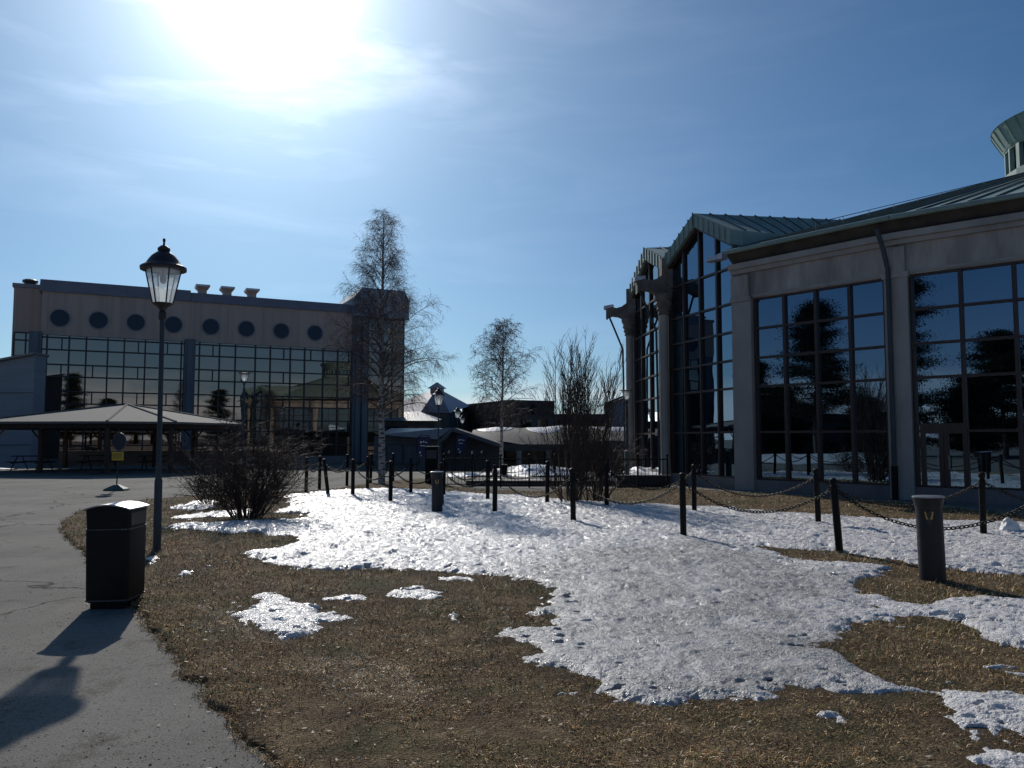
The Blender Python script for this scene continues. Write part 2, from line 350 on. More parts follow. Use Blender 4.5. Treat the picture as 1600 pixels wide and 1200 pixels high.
# ---- asphalt: one sheet to the horizon
def asphalt_mat():
    m = bpy.data.materials.new('worn_asphalt'); m.use_nodes = True; t = m.node_tree; b = t.nodes['Principled BSDF']
    tcn = t.nodes.new('ShaderNodeTexCoord')
    def noise(s, d=4, st=None, r=.6):
        n = t.nodes.new('ShaderNodeTexNoise'); n.inputs['Scale'].default_value = s; n.inputs['Detail'].default_value = d; n.inputs['Roughness'].default_value = r
        if st:
            mp_ = t.nodes.new('ShaderNodeMapping'); mp_.inputs['Scale'].default_value = st; t.links.new(tcn.outputs['Object'], mp_.inputs[0]); t.links.new(mp_.outputs[0], n.inputs['Vector'])
        else: t.links.new(tcn.outputs['Object'], n.inputs['Vector'])
        return n.outputs['Fac']
    def rng(v, a, b_, c=0, d=1):
        n = t.nodes.new('ShaderNodeMapRange'); t.links.new(v, n.inputs[0])
        for i, q in enumerate((a, b_, c, d)): n.inputs[i+1].default_value = q
        return n.outputs[0]
    def mix(f, a, b_):
        n = t.nodes.new('ShaderNodeMix'); n.data_type = 'RGBA'
        t.links.new(f, n.inputs[0])
        for i, q in ((6, a), (7, b_)):
            if isinstance(q, tuple): n.inputs[i].default_value = (*q, 1)
            else: t.links.new(q, n.inputs[i])
        return n.outputs[2]
    c = mix(rng(noise(.5, 6), .35, .65), (.148, .140, .125), (.235, .222, .195))
    c = mix(rng(noise(.16, 5, (1, 3.2, 1)), .5, .7), c, (.215, .207, .185))
    c = mix(rng(noise(1.9, 8, None, .75), .54, .74), c, (.055, .043, .030))
    sp = rng(noise(110, 2), .30, .72)
    c = mix(sp, c, (.33, .32, .30)) if False else mix(rng(noise(75, 4), .52, .70), c, (.30, .285, .26))
    c = mix(rng(noise(60, 4, None), .44, .28), c, (.030, .028, .026))
    vo = t.nodes.new('ShaderNodeTexVoronoi'); vo.feature = 'DISTANCE_TO_EDGE'; vo.inputs['Scale'].default_value = .16
    nd = t.nodes.new('ShaderNodeTexNoise'); nd.inputs['Scale'].default_value = 1.5; nd.inputs['Detail'].default_value = 6; t.links.new(tcn.outputs['Object'], nd.inputs['Vector'])
    va = t.nodes.new('ShaderNodeVectorMath'); va.operation = 'MULTIPLY_ADD'; t.links.new(nd.outputs['Color'], va.inputs[0]); va.inputs[1].default_value = (1.2, 1.2, 0); t.links.new(tcn.outputs['Object'], va.inputs[2])
    t.links.new(va.outputs[0], vo.inputs['Vector'])
    c = mix(rng(vo.outputs['Distance'], .005, .0012), c, (.035, .03, .026))
    t.links.new(c, b.inputs['Base Color']); b.inputs['Roughness'].default_value = .92; b.inputs['Specular IOR Level'].default_value = .10
    bp = t.nodes.new('ShaderNodeBump'); bp.inputs['Distance'].default_value = .007; t.links.new(noise(90, 5), bp.inputs['Height']); t.links.new(bp.outputs[0], b.inputs['Normal'])
    return m
ys = np.concatenate([np.linspace(-600, -20, 12), np.linspace(-15, 110, 126), np.linspace(130, 1800, 14)])
xs = np.concatenate([np.linspace(-1500, -50, 12), np.linspace(-45, 60, 106), np.linspace(80, 1500, 12)])
Xa, Ya = np.meshgrid(xs, ys); Za = terrain(Xa, Ya)+.006*fbm(Xa*.8, Ya*.8, 3, 5)*(np.abs(Xa) < 60)
fl, us, nq = grid_faces(len(xs), len(ys), np.ones(Xa.shape, bool))
tag(rawmesh('asphalt_road', np.stack([Xa, Ya, Za-.012], -1).reshape(-1, 3), fl, [4]*nq, asphalt_mat(), smooth=True), 'worn grey asphalt drive and forecourt', kind='structure')

# ---- lawn sheet
def lawn_mat():
    m = mat('thatch_and_soil', (.080, .055, .034), (.20, .145, .085), 3.0, .95, bump=.025, bscale=60, detail=10, spec=.08)
    t = m.node_tree; b = t.nodes['Principled BSDF']
    src = b.inputs['Base Color'].links[0].from_socket
    tcn = t.nodes.new('ShaderNodeTexCoord')
    n = t.nodes.new('ShaderNodeTexNoise'); n.inputs['Scale'].default_value = 70; n.inputs['Detail'].default_value = 4; t.links.new(tcn.outputs['Object'], n.inputs['Vector'])
    r = t.nodes.new('ShaderNodeMapRange'); t.links.new(n.outputs['Fac'], r.inputs[0]); r.inputs[1].default_value = .35; r.inputs[2].default_value = .65; r.inputs[3].default_value = .55; r.inputs[4].default_value = 1.5
    x = t.nodes.new('ShaderNodeVectorMath'); x.operation = 'SCALE'; t.links.new(src, x.inputs[0]); t.links.new(r.outputs[0], x.inputs['Scale'])
    n2 = t.nodes.new('ShaderNodeTexNoise'); n2.inputs['Scale'].default_value = .9; n2.inputs['Detail'].default_value = 5; t.links.new(tcn.outputs['Object'], n2.inputs['Vector'])
    r2 = t.nodes.new('ShaderNodeMapRange'); t.links.new(n2.outputs['Fac'], r2.inputs[0]); r2.inputs[1].default_value = .5; r2.inputs[2].default_value = .68
    y = t.nodes.new('ShaderNodeMix'); y.data_type = 'RGBA'; t.links.new(r2.outputs[0], y.inputs[0]); t.links.new(x.outputs[0], y.inputs[6]); y.inputs[7].default_value = (.075, .075, .035, 1)
    wa = t.nodes.new('ShaderNodeAttribute'); wa.attribute_name = 'wet'; wx_ = t.nodes.new('ShaderNodeMix'); wx_.data_type = 'RGBA'; t.links.new(wa.outputs['Fac'], wx_.inputs[0]); t.links.new(y.outputs[2], wx_.inputs[6]); wx_.inputs[7].default_value = (.035, .026, .018, 1)
    t.links.new(wx_.outputs[2], b.inputs['Base Color'])
    return m
nu, nv = 620, 560
X, Y = fan(nu, nv, 3.3, 42); sd = lawn_sd(X, Y)
Z = lawn_z(X, Y)+.022*(1-np.exp(-np.clip(sd, 0, 9)/.06)); Z = np.where(sd > 0, Z, -.05+.3*np.clip(sd, -.2, 0))
fl, us, nq = grid_faces(nu, nv, sd > -.1)
sn_ = snow_sd(X, Y); wet = .6*np.exp(-np.abs(np.clip(sn_, -9, 0))/.12)
tag(rawmesh('lawn', np.stack([X, Y, Z], -1).reshape(-1, 3)[us], fl, [4]*nq, lawn_mat(), smooth=True, colattr={'wet': wet.ravel()[us]}), 'dry brown winter lawn', kind='structure')
# lawn outside the dense fan (behind and beside the camera)
mbk = MB(); mbk.add([(-.2, -14, .004), (40, -14, .004), (40, 3.2, .004), (3.2, 3.35, .004), (-.7, 3.35, .004)], [(0, 1, 2, 3, 4)])
mbk.add([(4.4, 3.35, .004), (40, 3.2, .004), (40, 14, .004), (21, 20, .004)], [(0, 1, 2, 3)])
tag(mbk.build('lawn_margin', M['bark'] if False else mat('turf_margin', (.07, .055, .036), (.11, .085, .05), 2, .95, bump=.02, bscale=50)), 'dry brown turf beside the drive', kind='structure')

# ---- snow sheet
def snow_mat():
    m = bpy.data.materials.new('melting_snow'); m.use_nodes = True; t = m.node_tree; b = t.nodes['Principled BSDF']
    tcn = t.nodes.new('ShaderNodeTexCoord'); at_ = t.nodes.new('ShaderNodeAttribute'); at_.attribute_name = 'ice'
    ed = t.nodes.new('ShaderNodeAttribute'); ed.attribute_name = 'edge'
    def noise(s, d=4, r=.6):
        n = t.nodes.new('ShaderNodeTexNoise'); n.inputs['Scale'].default_value = s; n.inputs['Detail'].default_value = d; n.inputs['Roughness'].default_value = r
        t.links.new(tcn.outputs['Object'], n.inputs['Vector']); return n.outputs['Fac']
    def rng(v, a, b_, c=0, d=1):
        n = t.nodes.new('ShaderNodeMapRange'); t.links.new(v, n.inputs[0])
        for i, q in enumerate((a, b_, c, d)): n.inputs[i+1].default_value = q
        return n.outputs[0]
    def mth(op, a, b_):
        n = t.nodes.new('ShaderNodeMath'); n.operation = op; n.use_clamp = True
        for i, q in enumerate((a, b_)):
            if isinstance(q, (int, float)): n.inputs[i].default_value = q
            else: t.links.new(q, n.inputs[i])
        return n.outputs[0]
    def mix(f, a, b_):
        n = t.nodes.new('ShaderNodeMix'); n.data_type = 'RGBA'; t.links.new(f, n.inputs[0])
        for i, q in ((6, a), (7, b_)):
            if isinstance(q, tuple): n.inputs[i].default_value = (*q, 1)
            else: t.links.new(q, n.inputs[i])
        return n.outputs[2]
    ice = mth('MULTIPLY', at_.outputs['Fac'], rng(noise(1.7, 6), .25, .55))
    c = mix(ice, (.88, .845, .815), (.42, .40, .375))
    c = mix(rng(noise(14, 6), .45, .72, 0, .6), c, (.34, .335, .33))
    c = mix(rng(noise(6, 7, .7), .40, .62), c, mix(ice, (.72, .69, .66), (.33, .315, .295)))
    c = mix(rng(noise(42, 5, .75), .52, .64, 0, .75), c, (.85, .85, .85))
    c = mix(rng(noise(45, 4), .66, .80, 0, .7), c, (.16, .13, .10))
    c = mix(mth('MULTIPLY', ed.outputs['Fac'], .35), c, (.26, .25, .235))
    t.links.new(c, b.inputs['Base Color'])
    t.links.new(rng(noise(20, 3), .3, .7, .12, .48), b.inputs['Roughness'])
    b.inputs['IOR'].default_value = 1.36
    b1 = t.nodes.new('ShaderNodeBump'); b1.inputs['Distance'].default_value = .017; b1.inputs['Strength'].default_value = 1; t.links.new(noise(26, 5, .65), b1.inputs['Height'])
    b2 = t.nodes.new('ShaderNodeBump'); b2.inputs['Distance'].default_value = .006; t.links.new(noise(150, 3), b2.inputs['Height']); t.links.new(b1.outputs[0], b2.inputs['Normal'])
    vo = t.nodes.new('ShaderNodeTexVoronoi'); vo.inputs['Scale'].default_value = 62; t.links.new(tcn.outputs['Object'], vo.inputs['Vector'])
    b3 = t.nodes.new('ShaderNodeBump'); b3.inputs['Distance'].default_value = .006; t.links.new(vo.outputs['Distance'], b3.inputs['Height']); t.links.new(b2.outputs[0], b3.inputs['Normal'])
    t.links.new(b3.outputs[0], b.inputs['Normal'])
    return m
M['snow'] = snow_mat()
nu, nv = 1150, 900
X, Y = fan(nu, nv, 3.4, 34); S = snow_sd(X, Y)
wx = X+.05*fbm(X*6, Y*6, 2, 71); wy = Y+.05*fbm(X*6, Y*6, 2, 72)
cup = np.abs(fbm(wx*5.5, wy*7.5, 3, 41, .55)); cup2 = np.abs(fbm(wx*15, wy*19, 3, 44, .6))
th = .046*(1-np.exp(-np.clip(S, 0, 9)/.085))+.026*(1-np.exp(-np.clip(S, 0, 9)/.6))
icem = np.clip(sdpoly(X, Y, ICE)/.7+.5, 0, 1)
amp = np.clip(S/.1, 0, 1)*(1-.25*icem)*np.clip(.75+(Y-6)*.06, .75, 1.5)
foot = np.zeros_like(X); rs = np.random.RandomState(5)
for k in range(260):     # old footprints and chunks
    d = math.exp(rs.uniform(math.log(7), math.log(21))); x = rs.uniform(-.35, .8)*d; r = rs.uniform(.07, .16)
    m = (np.abs(X-x) < 3*r) & (np.abs(Y-d) < 3*r)
    if m.any():
        q = ((X[m]-x)/r)**2+((Y[m]-d)/(r*1.5))**2
        foot[m] += rs.choice([-.04, -.03, .04])*np.exp(-q*1.4)
Zs = .012+th+amp*(.046*(.32-cup)+.020*(.3-cup2)+.05*fbm(X*.9, Y*.9, 3, 60)*.6+foot)
Zs = np.where(S > 0, np.maximum(Zs, .02), -.02+np.clip(S, -.1, 0)*.5)
rough_hole = (S > 0) & (S < .38) & ((cup > .66) | (vn(X*5, Y*9, 88) > .95))
Zs = np.where(rough_hole, -.01, Zs)
fl, us, nq = grid_faces(nu, nv, S > -.02)
edge = np.exp(-np.clip(S, 0, 9)/.07)
tag(rawmesh('snow_field', np.stack([X, Y, Zs], -1).reshape(-1, 3)[us], fl, [4]*nq, M['snow'], smooth=True, colattr={'ice': icem.ravel()[us], 'edge': edge.ravel()[us]}), 'melting snow and grey ice over the lawn', kind='structure')

# ---- dead grass blades
MUD = gp([(395, 1150), (480, 1105), (600, 1120), (680, 1160), (720, 1210), (420, 1215)])
STRAW = [gp([(440, 1050), (560, 1030), (660, 1075), (640, 1110), (520, 1095)]), gp([(300, 950), (370, 960), (440, 1010), (420, 1025), (330, 990)])]
def grass():
    rs = np.random.RandomState(2); n = 430000
    u = rs.uniform(GX0, .80, n); d = np.exp(rs.uniform(math.log(3.6), math.log(27), n)*1.0)
    keepp = rs.rand(n) < np.clip(1.15-.30*np.log(d/3.6), .25, 1); u = u[keepp]; d = d[keepp]
    X = u*d; Y = d; s = snow_sd(X, Y); l = lawn_sd(X, Y)
    bare = fbm(X*1.3, Y*1.3, 4, 90); mud = sdpoly(X, Y, MUD)+fbm(X*2.5, Y*2.5, 4, 91)*.35
    k = (s < .03) & ~((mud > 0) & (rs.rand(len(X)) < .72)) & (l > -.05) & ~((bare < -.42) & (rs.rand(len(X)) < .75)); X = X[k]; Y = Y[k]; l = l[k]; n = len(X)
    z0 = lawn_z(X, Y)+.018-.03*(l < .02)
    sc_ = np.clip((Y/6)**.75, .8, 3.2)
    ln = rs.uniform(.018, .046, n)*np.clip(sc_, .8, 1.7)*(1+.35*fbm(X*2, Y*2, 3, 93)+.7*fbm(X*9, Y*11, 3, 98)); w = rs.uniform(.0013, .0030, n)*sc_*1.15
    a = rs.uniform(0, 2*np.pi, n); tilt = rs.uniform(.35, 1.5, n)
    dx, dy = np.cos(a), np.sin(a); hx, hy, hz_ = dx*np.sin(tilt), dy*np.sin(tilt), np.cos(tilt)
    b = rs.uniform(0, 2*np.pi, n); px, py = np.cos(b)*w, np.sin(b)*w
    bend = rs.uniform(.1, .6, n)*ln
    P = np.zeros((n, 5, 3))
    P[:, 0] = np.stack([X-px, Y-py, z0-.006], -1); P[:, 1] = np.stack([X+px, Y+py, z0-.006], -1)
    mx, my, mz = X+hx*ln*.55, Y+hy*ln*.55, z0+hz_*ln*.6
    P[:, 2] = np.stack([mx+px*.8, my+py*.8, mz], -1); P[:, 3] = np.stack([mx-px*.8, my-py*.8, mz], -1)
    P[:, 4] = np.stack([X+hx*ln+dx*bend, Y+hy*ln+dy*bend, np.maximum(z0+hz_*ln-bend*.35, z0+.002)], -1)
    base = (np.arange(n)*5)[:, None]
    f = np.concatenate([base+np.array([[0, 1, 2, 3]]), base+np.array([[3, 2, 4]])], 1).ravel()
    lp = np.tile([4, 3], n)
    pal = np.array([[.42, .29, .15], [.28, .175, .09], [.13, .078, .042], [.15, .135, .045], [.62, .50, .34], [.09, .085, .03]])
    gr = fbm(X*.8, Y*.8, 3, 95)
    pr = np.stack([np.full(n, .22), np.full(n, .30), np.full(n, .22), .12+.30*np.clip(gr, 0, 1), np.full(n, .07), .06+.25*np.clip(gr, 0, 1)], -1); pr /= pr.sum(1, keepdims=True)
    ci = (pr.cumsum(1) < rs.rand(n)[:, None]).sum(1).clip(0, 5)
    st_ = np.maximum(sdpoly(X, Y, STRAW[0]), sdpoly(X, Y, STRAW[1]))+fbm(X*4, Y*4, 4, 97)*.25; ci = np.where((st_ > 0) & (rs.rand(n) < .55), 4, ci)
    cl_ = fbm(X*9, Y*11, 3, 98); cl2 = fbm(X*2.2, Y*2.2, 3, 99)
    c = pal[ci]*rs.uniform(.5, 1.7, (n, 1))*(2.05+.75*cl_+.35*cl2)[:, None]; c4 = np.concatenate([c, np.ones((n, 1))], 1)
    c4 = np.repeat(c4, 5, 0)
    m = bpy.data.materials.new('dry_grass'); m.use_nodes = True; t = m.node_tree; bb = t.nodes['Principled BSDF']
    at_ = t.nodes.new('ShaderNodeAttribute'); at_.attribute_name = 'tone'
    tcn = t.nodes.new('ShaderNodeTexCoord'); nn = t.nodes.new('ShaderNodeTexNoise'); nn.inputs['Scale'].default_value = 2; t.links.new(tcn.outputs['Object'], nn.inputs['Vector'])
    rr = t.nodes.new('ShaderNodeMapRange'); rr.inputs[3].default_value = .6; rr.inputs[4].default_value = 1.1; t.links.new(nn.outputs['Fac'], rr.inputs[0])
    v = t.nodes.new('ShaderNodeVectorMath'); v.operation = 'SCALE'; t.links.new(at_.outputs['Color'], v.inputs[0]); t.links.new(rr.outputs[0], v.inputs['Scale'])
    t.links.new(v.outputs[0], bb.inputs['Base Color']); bb.inputs['Roughness'].default_value = .75; bb.inputs['Specular IOR Level'].default_value = .12
    tag(rawmesh('grass', P.reshape(-1, 3), f, lp, m, colattr={'tone': c4}), 'short dead brown grass', 'grass', kind='stuff')
grass()
# grit and crumbs along the drive edge
def grit():
    rs = np.random.RandomState(4); n = 9000
    d = np.exp(rs.uniform(math.log(3.8), math.log(14), n)); X = rs.uniform(-.70, -.1, n)*d; Y = d
    l = sdpoly(X, Y, LAWN); k = (l < .05) & (rs.rand(n) < np.exp(-np.abs(l)/.35)+.10); X = X[k]; Y = Y[k]; n = len(X)
    r = rs.uniform(.002, .0075, n)*rs.choice([1, 1, 1, 1.7], n)
    T = np.array([[1, 0, 0], [-.5, .87, 0], [-.5, -.87, 0], [0, 0, .9]])
    ang = rs.uniform(0, 6.28, n); ca, sa = np.cos(ang), np.sin(ang)
    V = np.zeros((n, 4, 3)); st = rs.uniform(.6, 1.6, n)
    for i in range(4):
        x, y, z = T[i]; V[:, i, 0] = X+r*(x*ca*st-y*sa); V[:, i, 1] = Y+r*(x*sa*st+y*ca); V[:, i, 2] = -.012+r*z
    b = (np.arange(n)*4)[:, None]; f = np.concatenate([b+np.array([[0, 1, 3]]), b+np.array([[1, 2, 3]]), b+np.array([[2, 0, 3]])], 1).ravel()
    tag(rawmesh('grit', V.reshape(-1, 3), f, [3]*(3*n), mat('grit_stone', (.22, .2, .17), (.07, .055, .04), 9, .8)), 'loose grit and crumbs of turf on the drive edge', 'grit', kind='stuff')
grit()
def leaves():
    rs = np.random.RandomState(8); n = 900; d = np.exp(rs.uniform(math.log(3.8), math.log(13), n)); X = rs.uniform(-.62, .75, n)*d; Y = d
    l = sdpoly(X, Y, LAWN); s_ = snow_sd(X, Y); k = ((l > 0) & (s_ < -.02)) | ((l > -.4) & (l < 0) & (rs.rand(n) < .35)) | ((s_ > 0) & (rs.rand(n) < .12)); X = X[k]; Y = Y[k]; l = l[k]; s_ = s_[k]; n = len(X)
    r = rs.uniform(.008, .022, n); a = rs.uniform(0, 6.28, n); z = np.where(s_ > 0, .10, np.where(l > 0, .045, -.004)); V = np.zeros((n, 4, 3))
    for i, (u, v, w) in enumerate(((1, 0, .25), (0, .45, 0), (-1, 0, .3), (0, -.45, .1))):
        V[:, i, 0] = X+r*(u*np.cos(a)-v*np.sin(a)); V[:, i, 1] = Y+r*(u*np.sin(a)+v*np.cos(a)); V[:, i, 2] = z+r*w*rs.uniform(.3, 1.4, n)
    tag(rawmesh('fallen_leaves', V.reshape(-1, 3), np.arange(n*4), [4]*n, mat('dead_leaf', (.20, .12, .06), (.42, .36, .27), 3, .7)), 'dead leaves and bits of litter scattered over the turf', 'dead leaves', kind='stuff')
leaves()

# ------------------------------------------------------------------ far snow patches and banks
def bank(name, label, px0, px1, D, depth, h, seed, zb=None, m=None):
    x0 = at(px0, 700, D).x; x1 = at(px1, 700, D).x; nx, ny = 90, 26
    U, V = np.meshgrid(np.linspace(-1, 1, nx), np.linspace(-1, 1, ny))
    Xb = (x0+x1)/2+U*(x1-x0)/2; Yb = D+V*depth/2
    q = 1-np.sqrt(U*U+V*V)+fbm(Xb*.8, Yb*.8, 3, seed)*.5
    Zb = terrain(Xb, Yb)+h*np.clip(q, 0, 1)**.6*(1+.5*fbm(Xb*1.5, Yb*1.5, 3, seed+1))+.02
    f, us_, nq_ = grid_faces(nx, ny, q > -.02)
    Zb = np.where(q > 0, Zb, terrain(Xb, Yb)-.03)
    o = rawmesh(name, np.stack([Xb, Yb, Zb], -1).reshape(-1, 3)[us_], f, [4]*nq_, m or M['snowplain'], smooth=True)
    return tag(o, label, kind='structure')
bank('snow_patch', 'long strip of snow behind the black railing', 690, 800, 36, 2.5, .10, 1)
bank('snow_patch', 'sunlit snow patch right of the second birch', 790, 905, 36, 3.0, .13, 2)
bank('snow_patch', 'shaded blue snow behind the sunlit patch', 770, 900, 41.0, 3.5, .26, 3)
bank('snow_patch', 'snow strip on the low kerb', 738, 960, 30, 1.0, .12, 4)
bank('snow_patch', 'bright snow bank by the corner of the glass hall', 935, 1075, 33, 5.5, .42, 5)
bank('snow_patch', 'snow strip in front of the blue shed', -60, 30, 43, 2, .08, 6)

# ================================================================== RIGHT: round glass hall
C = {3: Vector((5.50, 36.0)), 2: Vector((5.90, 29.9)), 1: Vector((7.26, 25.8)), 0: Vector((10.62, 21.7)), -1: Vector((14.75, 18.05))}
CEN = Vector((20.6, 31.2))
corners = [C[3], C[2], C[1], C[0], C[-1]]
a0 = math.atan2(*(C[-1]-CEN).yx); a1 = math.atan2(*(C[3]-CEN).yx)+0*math.pi
if a1 < a0: a1 += 2*math.pi
r0 = (C[-1]-CEN).length; r1 = (C[3]-CEN).length; nrest = 11
for k in range(1, nrest):
    t = k/nrest; a = a0+(a1-a0)*t; r = r0+(r1-r0)*t; corners.append(CEN+Vector((math.cos(a), math.sin(a)))*r)
hall = empty('glass_hall', (CEN.x, CEN.y, 0), 0, 'round concrete hall with tall tinted windows and green copper roof', 'building')
def wl(v): return (v[0]-CEN.x, v[1]-CEN.y, v[2])
class Facet:
    def __init__(s, A, B):
        s.A = A; s.L = (B-A).length; s.u = (B-A)/s.L; s.n = Vector((s.u.y, -s.u.x))
        if s.n.dot(A-CEN) < 0: s.n = -s.n
    def p(s, a, z, d): q = s.A+s.u*a+s.n*d; return wl((q.x, q.y, z))
    def box(s, mb, a0, a1, z0, z1, d0, d1):
        mb.hexa([s.p(a0, z0, d1), s.p(a1, z0, d1), s.p(a1, z0, d0), s.p(a0, z0, d0), s.p(a0, z1, d1), s.p(a1, z1, d1), s.p(a1, z1, d0), s.p(a0, z1, d0)])
    def spx(s, px):    # distance along the facet where the pixel column meets it
        k = (px-800)/F; return (k*s.A.y-s.A.x)/(s.u.x-k*s.u.y)
ROWS = [.37, 1.85, 3.29, 4.21, 5.15, 6.1]
base = MB(); beam = MB(); corn = MB()
nfc = len(corners)
GR = []
for i in range(nfc):
    A, B = corners[i], corners[(i+1) % nfc]; fc = Facet(A, B); GR.append(fc)
    gable = i in (0, 1)
    if not gable:
        zt = 6.1; pl = .36 if i != 2 else .50
        pr_ = .30 if i == 2 else .36
        wl0, wl1 = pl, fc.L-pr_
        if i == 2: wl0 = fc.spx(1180); wl1 = fc.spx(1388)
        if i == 3: wl0 = fc.spx(1428); wl1 = fc.L-.35
        fc.box(base, -.0, fc.L, -.1, .35, -.45, .03)
        fc.box(beam, .0, fc.L, zt+.02, 7.5, -.45, .0)
        fc.box(corn, -.05, fc.L+.05, 6.98, 7.12, .002, .10); fc.box(corn, -.08, fc.L+.08, 7.121, 7.30, .004, .20); fc.box(corn, .02, fc.L-.02, 6.16, 6.24, .003, .03)
        for (pa_, pb_, e_) in ((-.03, wl0-.03, 0), (wl1+.03, fc.L+.03, .002)):
            pil = MB(); fc.box(pil, pa_, pb_, .0, 6.05, -.4, .10+e_); pp_ = pil.build('pilaster', M['concrete'], hall)
            cap = MB(); sh_ = .05; fc.box(cap, pa_-.03, pb_+.03, 6.051, 6.2, -.4, .14+e_); fc.box(cap, pa_+sh_*(pa_ > 1), pb_-sh_*(pa_ < 1), 6.2, 6.9, -.3, .12+e_); cap.build('capital', M['concrete2'], pp_)
        gl = MB(); fc.box(gl, wl0, wl1, .36, zt, -.2, -.12); w = gl.build('window', M['hallglass'], hall)
        fr = MB(); nc = 4; fw = .045
        for k in range(nc+1):
            a = wl0+(wl1-wl0)*k/nc; ww = fw if 0 < k < nc else fw*1.5
            fc.box(fr, a-ww+(ww if k == 0 else 0), a+ww-(ww if k == nc else 0), .37, zt, -.119, -.03)
        for z in ROWS: fc.box(fr, wl0+.01, wl1-.01, z-.035, z+.035, -.118, -.045)
        fr.build('window_frame', M['brownframe'], w)
        # eave: roof slab edge, gutter
        if i == 3:      # entrance door
            d0, d1 = fc.spx(1440), fc.spx(1506)
            dr = MB()
            for a in (d0, (d0+d1)/2-.06, (d0+d1)/2+.06, d1): fc.box(dr, a-.055, a+.055, .0, 2.0, -.1, .0)
            fc.box(dr, d0-.055, d1+.055, 1.78, 2.05, -.1, .002); fc.box(dr, d0-.05, d1+.05, .0, .36, -.09, .001)
            dd = dr.build('door', M['brownframe'], hall)
            dg = MB(); fc.box(dg, d0+.055, d1-.055, .36, 1.78, -.09, -.06); dg.build('door_glass', M['hallglass'], dd)
            hh = MB()
            for q in ((d0+d1)/2-.13, (d0+d1)/2+.13): hh.tube([fc.p(q, .85, .06), fc.p(q, 1.2, .06)], .015, 6)
            hh.build('door_handle', M['bolcap'], dd)
    else:
        zs, zp = 8.48, 9.62; Lh = fc.L/2
        fc.box(base, -.0, fc.L, -.1, .35, -.45, .03)
        tw = .47
        # glass: pentagon
        def pent(mb, a0, a1, z0, dz, d0, d1):
            pts = [(a0, z0), (a1, z0), (a1, zs-dz+0), (Lh, zp-dz), (a0, zs-dz)]
            k = [fc.p(a, z, d1) for a, z in pts]+[fc.p(a, z, d0) for a, z in pts]
            n = 5; mb.add(k, [tuple(range(n)), tuple(range(2*n-1, n-1, -1))]+[(q, q+n, (q+1) % n+n, (q+1) % n) for q in range(n)])
        gl = MB(); pent(gl, .05, fc.L-.05, .36, tw-.02, -.2, -.12); w = gl.build('window', M['hallglass'], hall)
        fr = MB(); nc = 4
        def ztop(a): return (zs-tw)+(zp-zs)*(1-abs(a-Lh)/Lh)
        for k in range(nc+1):
            a = fc.L*k/nc; a = min(max(a, .09), fc.L-.09); fc.box(fr, a-.045, a+.045, .37, ztop(a)+.02, -.119, -.03)
        for z in ROWS+[7.3]: fc.box(fr, .06, fc.L-.06, z-.035, z+.035, -.118, -.045)
        fr.build('window_frame', M['brownframe'], w)
        # verge trim following the gable, with standing seams
        tr = MB(); sm = MB(); dk = MB()
        for (a0_, a1_, zz0, zz1) in ((-.12, Lh, zs-.03, zp), (Lh, fc.L+.12, zp, zs-.03)):
            tr.hexa([fc.p(a0_, zz0-tw, .16), fc.p(a1_, zz1-tw, .16), fc.p(a1_, zz1-tw, -.3), fc.p(a0_, zz0-tw, -.3), fc.p(a0_, zz0, .16), fc.p(a1_, zz1, .16), fc.p(a1_, zz1, -.3), fc.p(a0_, zz0, -.3)])
            dk.hexa([fc.p(a0_, zz0-tw-.1, .05), fc.p(a1_, zz1-tw-.1, .05), fc.p(a1_, zz1-tw-.1, -.1), fc.p(a0_, zz0-tw-.1, -.1), fc.p(a0_, zz0-tw-.002, .05), fc.p(a1_, zz1-tw-.002, .05), fc.p(a1_, zz1-tw-.002, -.1), fc.p(a0_, zz0-tw-.002, -.1)])
            ns = 7
            for k in range(ns+1):
                a = a0_+(a1_-a0_)*k/ns; z = zz0+(zz1-zz0)*k/ns
                fc.box(sm, a-.013, a+.013, z-tw+.0, z+.03, .161, .20)
        k_ = len(tr.v); tr.v += sm.v; tr.f += [tuple(i_+k_ for i_ in f_) for f_ in sm.f]; tr.build('gable_trim', M['copper'], hall); dk.build('gable_frame', M['brownframe'], hall)
        # gable roof running back to the cone, narrowing radially
        rf = MB(); back = 8.2; sc2 = .38
        mid = fc.A+fc.u*Lh
        def rp(a, z, t, dz=0):
            q = fc.A+fc.u*a-fc.n*(-.1+t*back); m_ = mid-fc.n*(-.1+t*back); q = m_+(q-m_)*(1-(1-sc2)*t)
            return wl((q.x, q.y, z+t*.42+dz))
        rf.add([rp(-.1, zs, 0), rp(Lh, zp+.01, 0), rp(fc.L+.1, zs, 0), rp(-.1, zs, 1), rp(Lh, zp+.01, 1), rp(fc.L+.1, zs, 1), rp(-.1, 7.2, 0), rp(fc.L+.1, 7.2, 0), rp(-.1, 7.2, 1), rp(fc.L+.1, 7.2, 1)],
               [(0, 1, 4, 3), (1, 2, 5, 4), (0, 3, 8, 6), (2, 7, 9, 5), (3, 4, 5, 9, 8)])
        rf.build('gable_roof', M['copper'], hall)
        sm = MB()
        for side in (0, 1):
            for k in range(1, 13):
                t = k/13
                e = rp(-.1 if side == 0 else fc.L+.1, zs, t); tp = rp(Lh, zp+.01, t)
                v = Vector(tp)-Vector(e); 
                e = Vector(e); tp = Vector(tp)
                w_ = Vector((-fc.n.x, -fc.n.y, 0))*.014; up = Vector((0, 0, .045))
                sm.hexa([tuple(e-w_), tuple(e+w_), tuple(tp+w_), tuple(tp-w_), tuple(e-w_+up), tuple(e+w_+up), tuple(tp+w_+up), tuple(tp-w_+up)])
        sm.build('roof_seam', M['copperdark'], hall)
base.build('plinth', M['plinth'], hall); beam.build('wall', M['concrete2'], hall); corn.build('cornice', M['concrete'], hall)
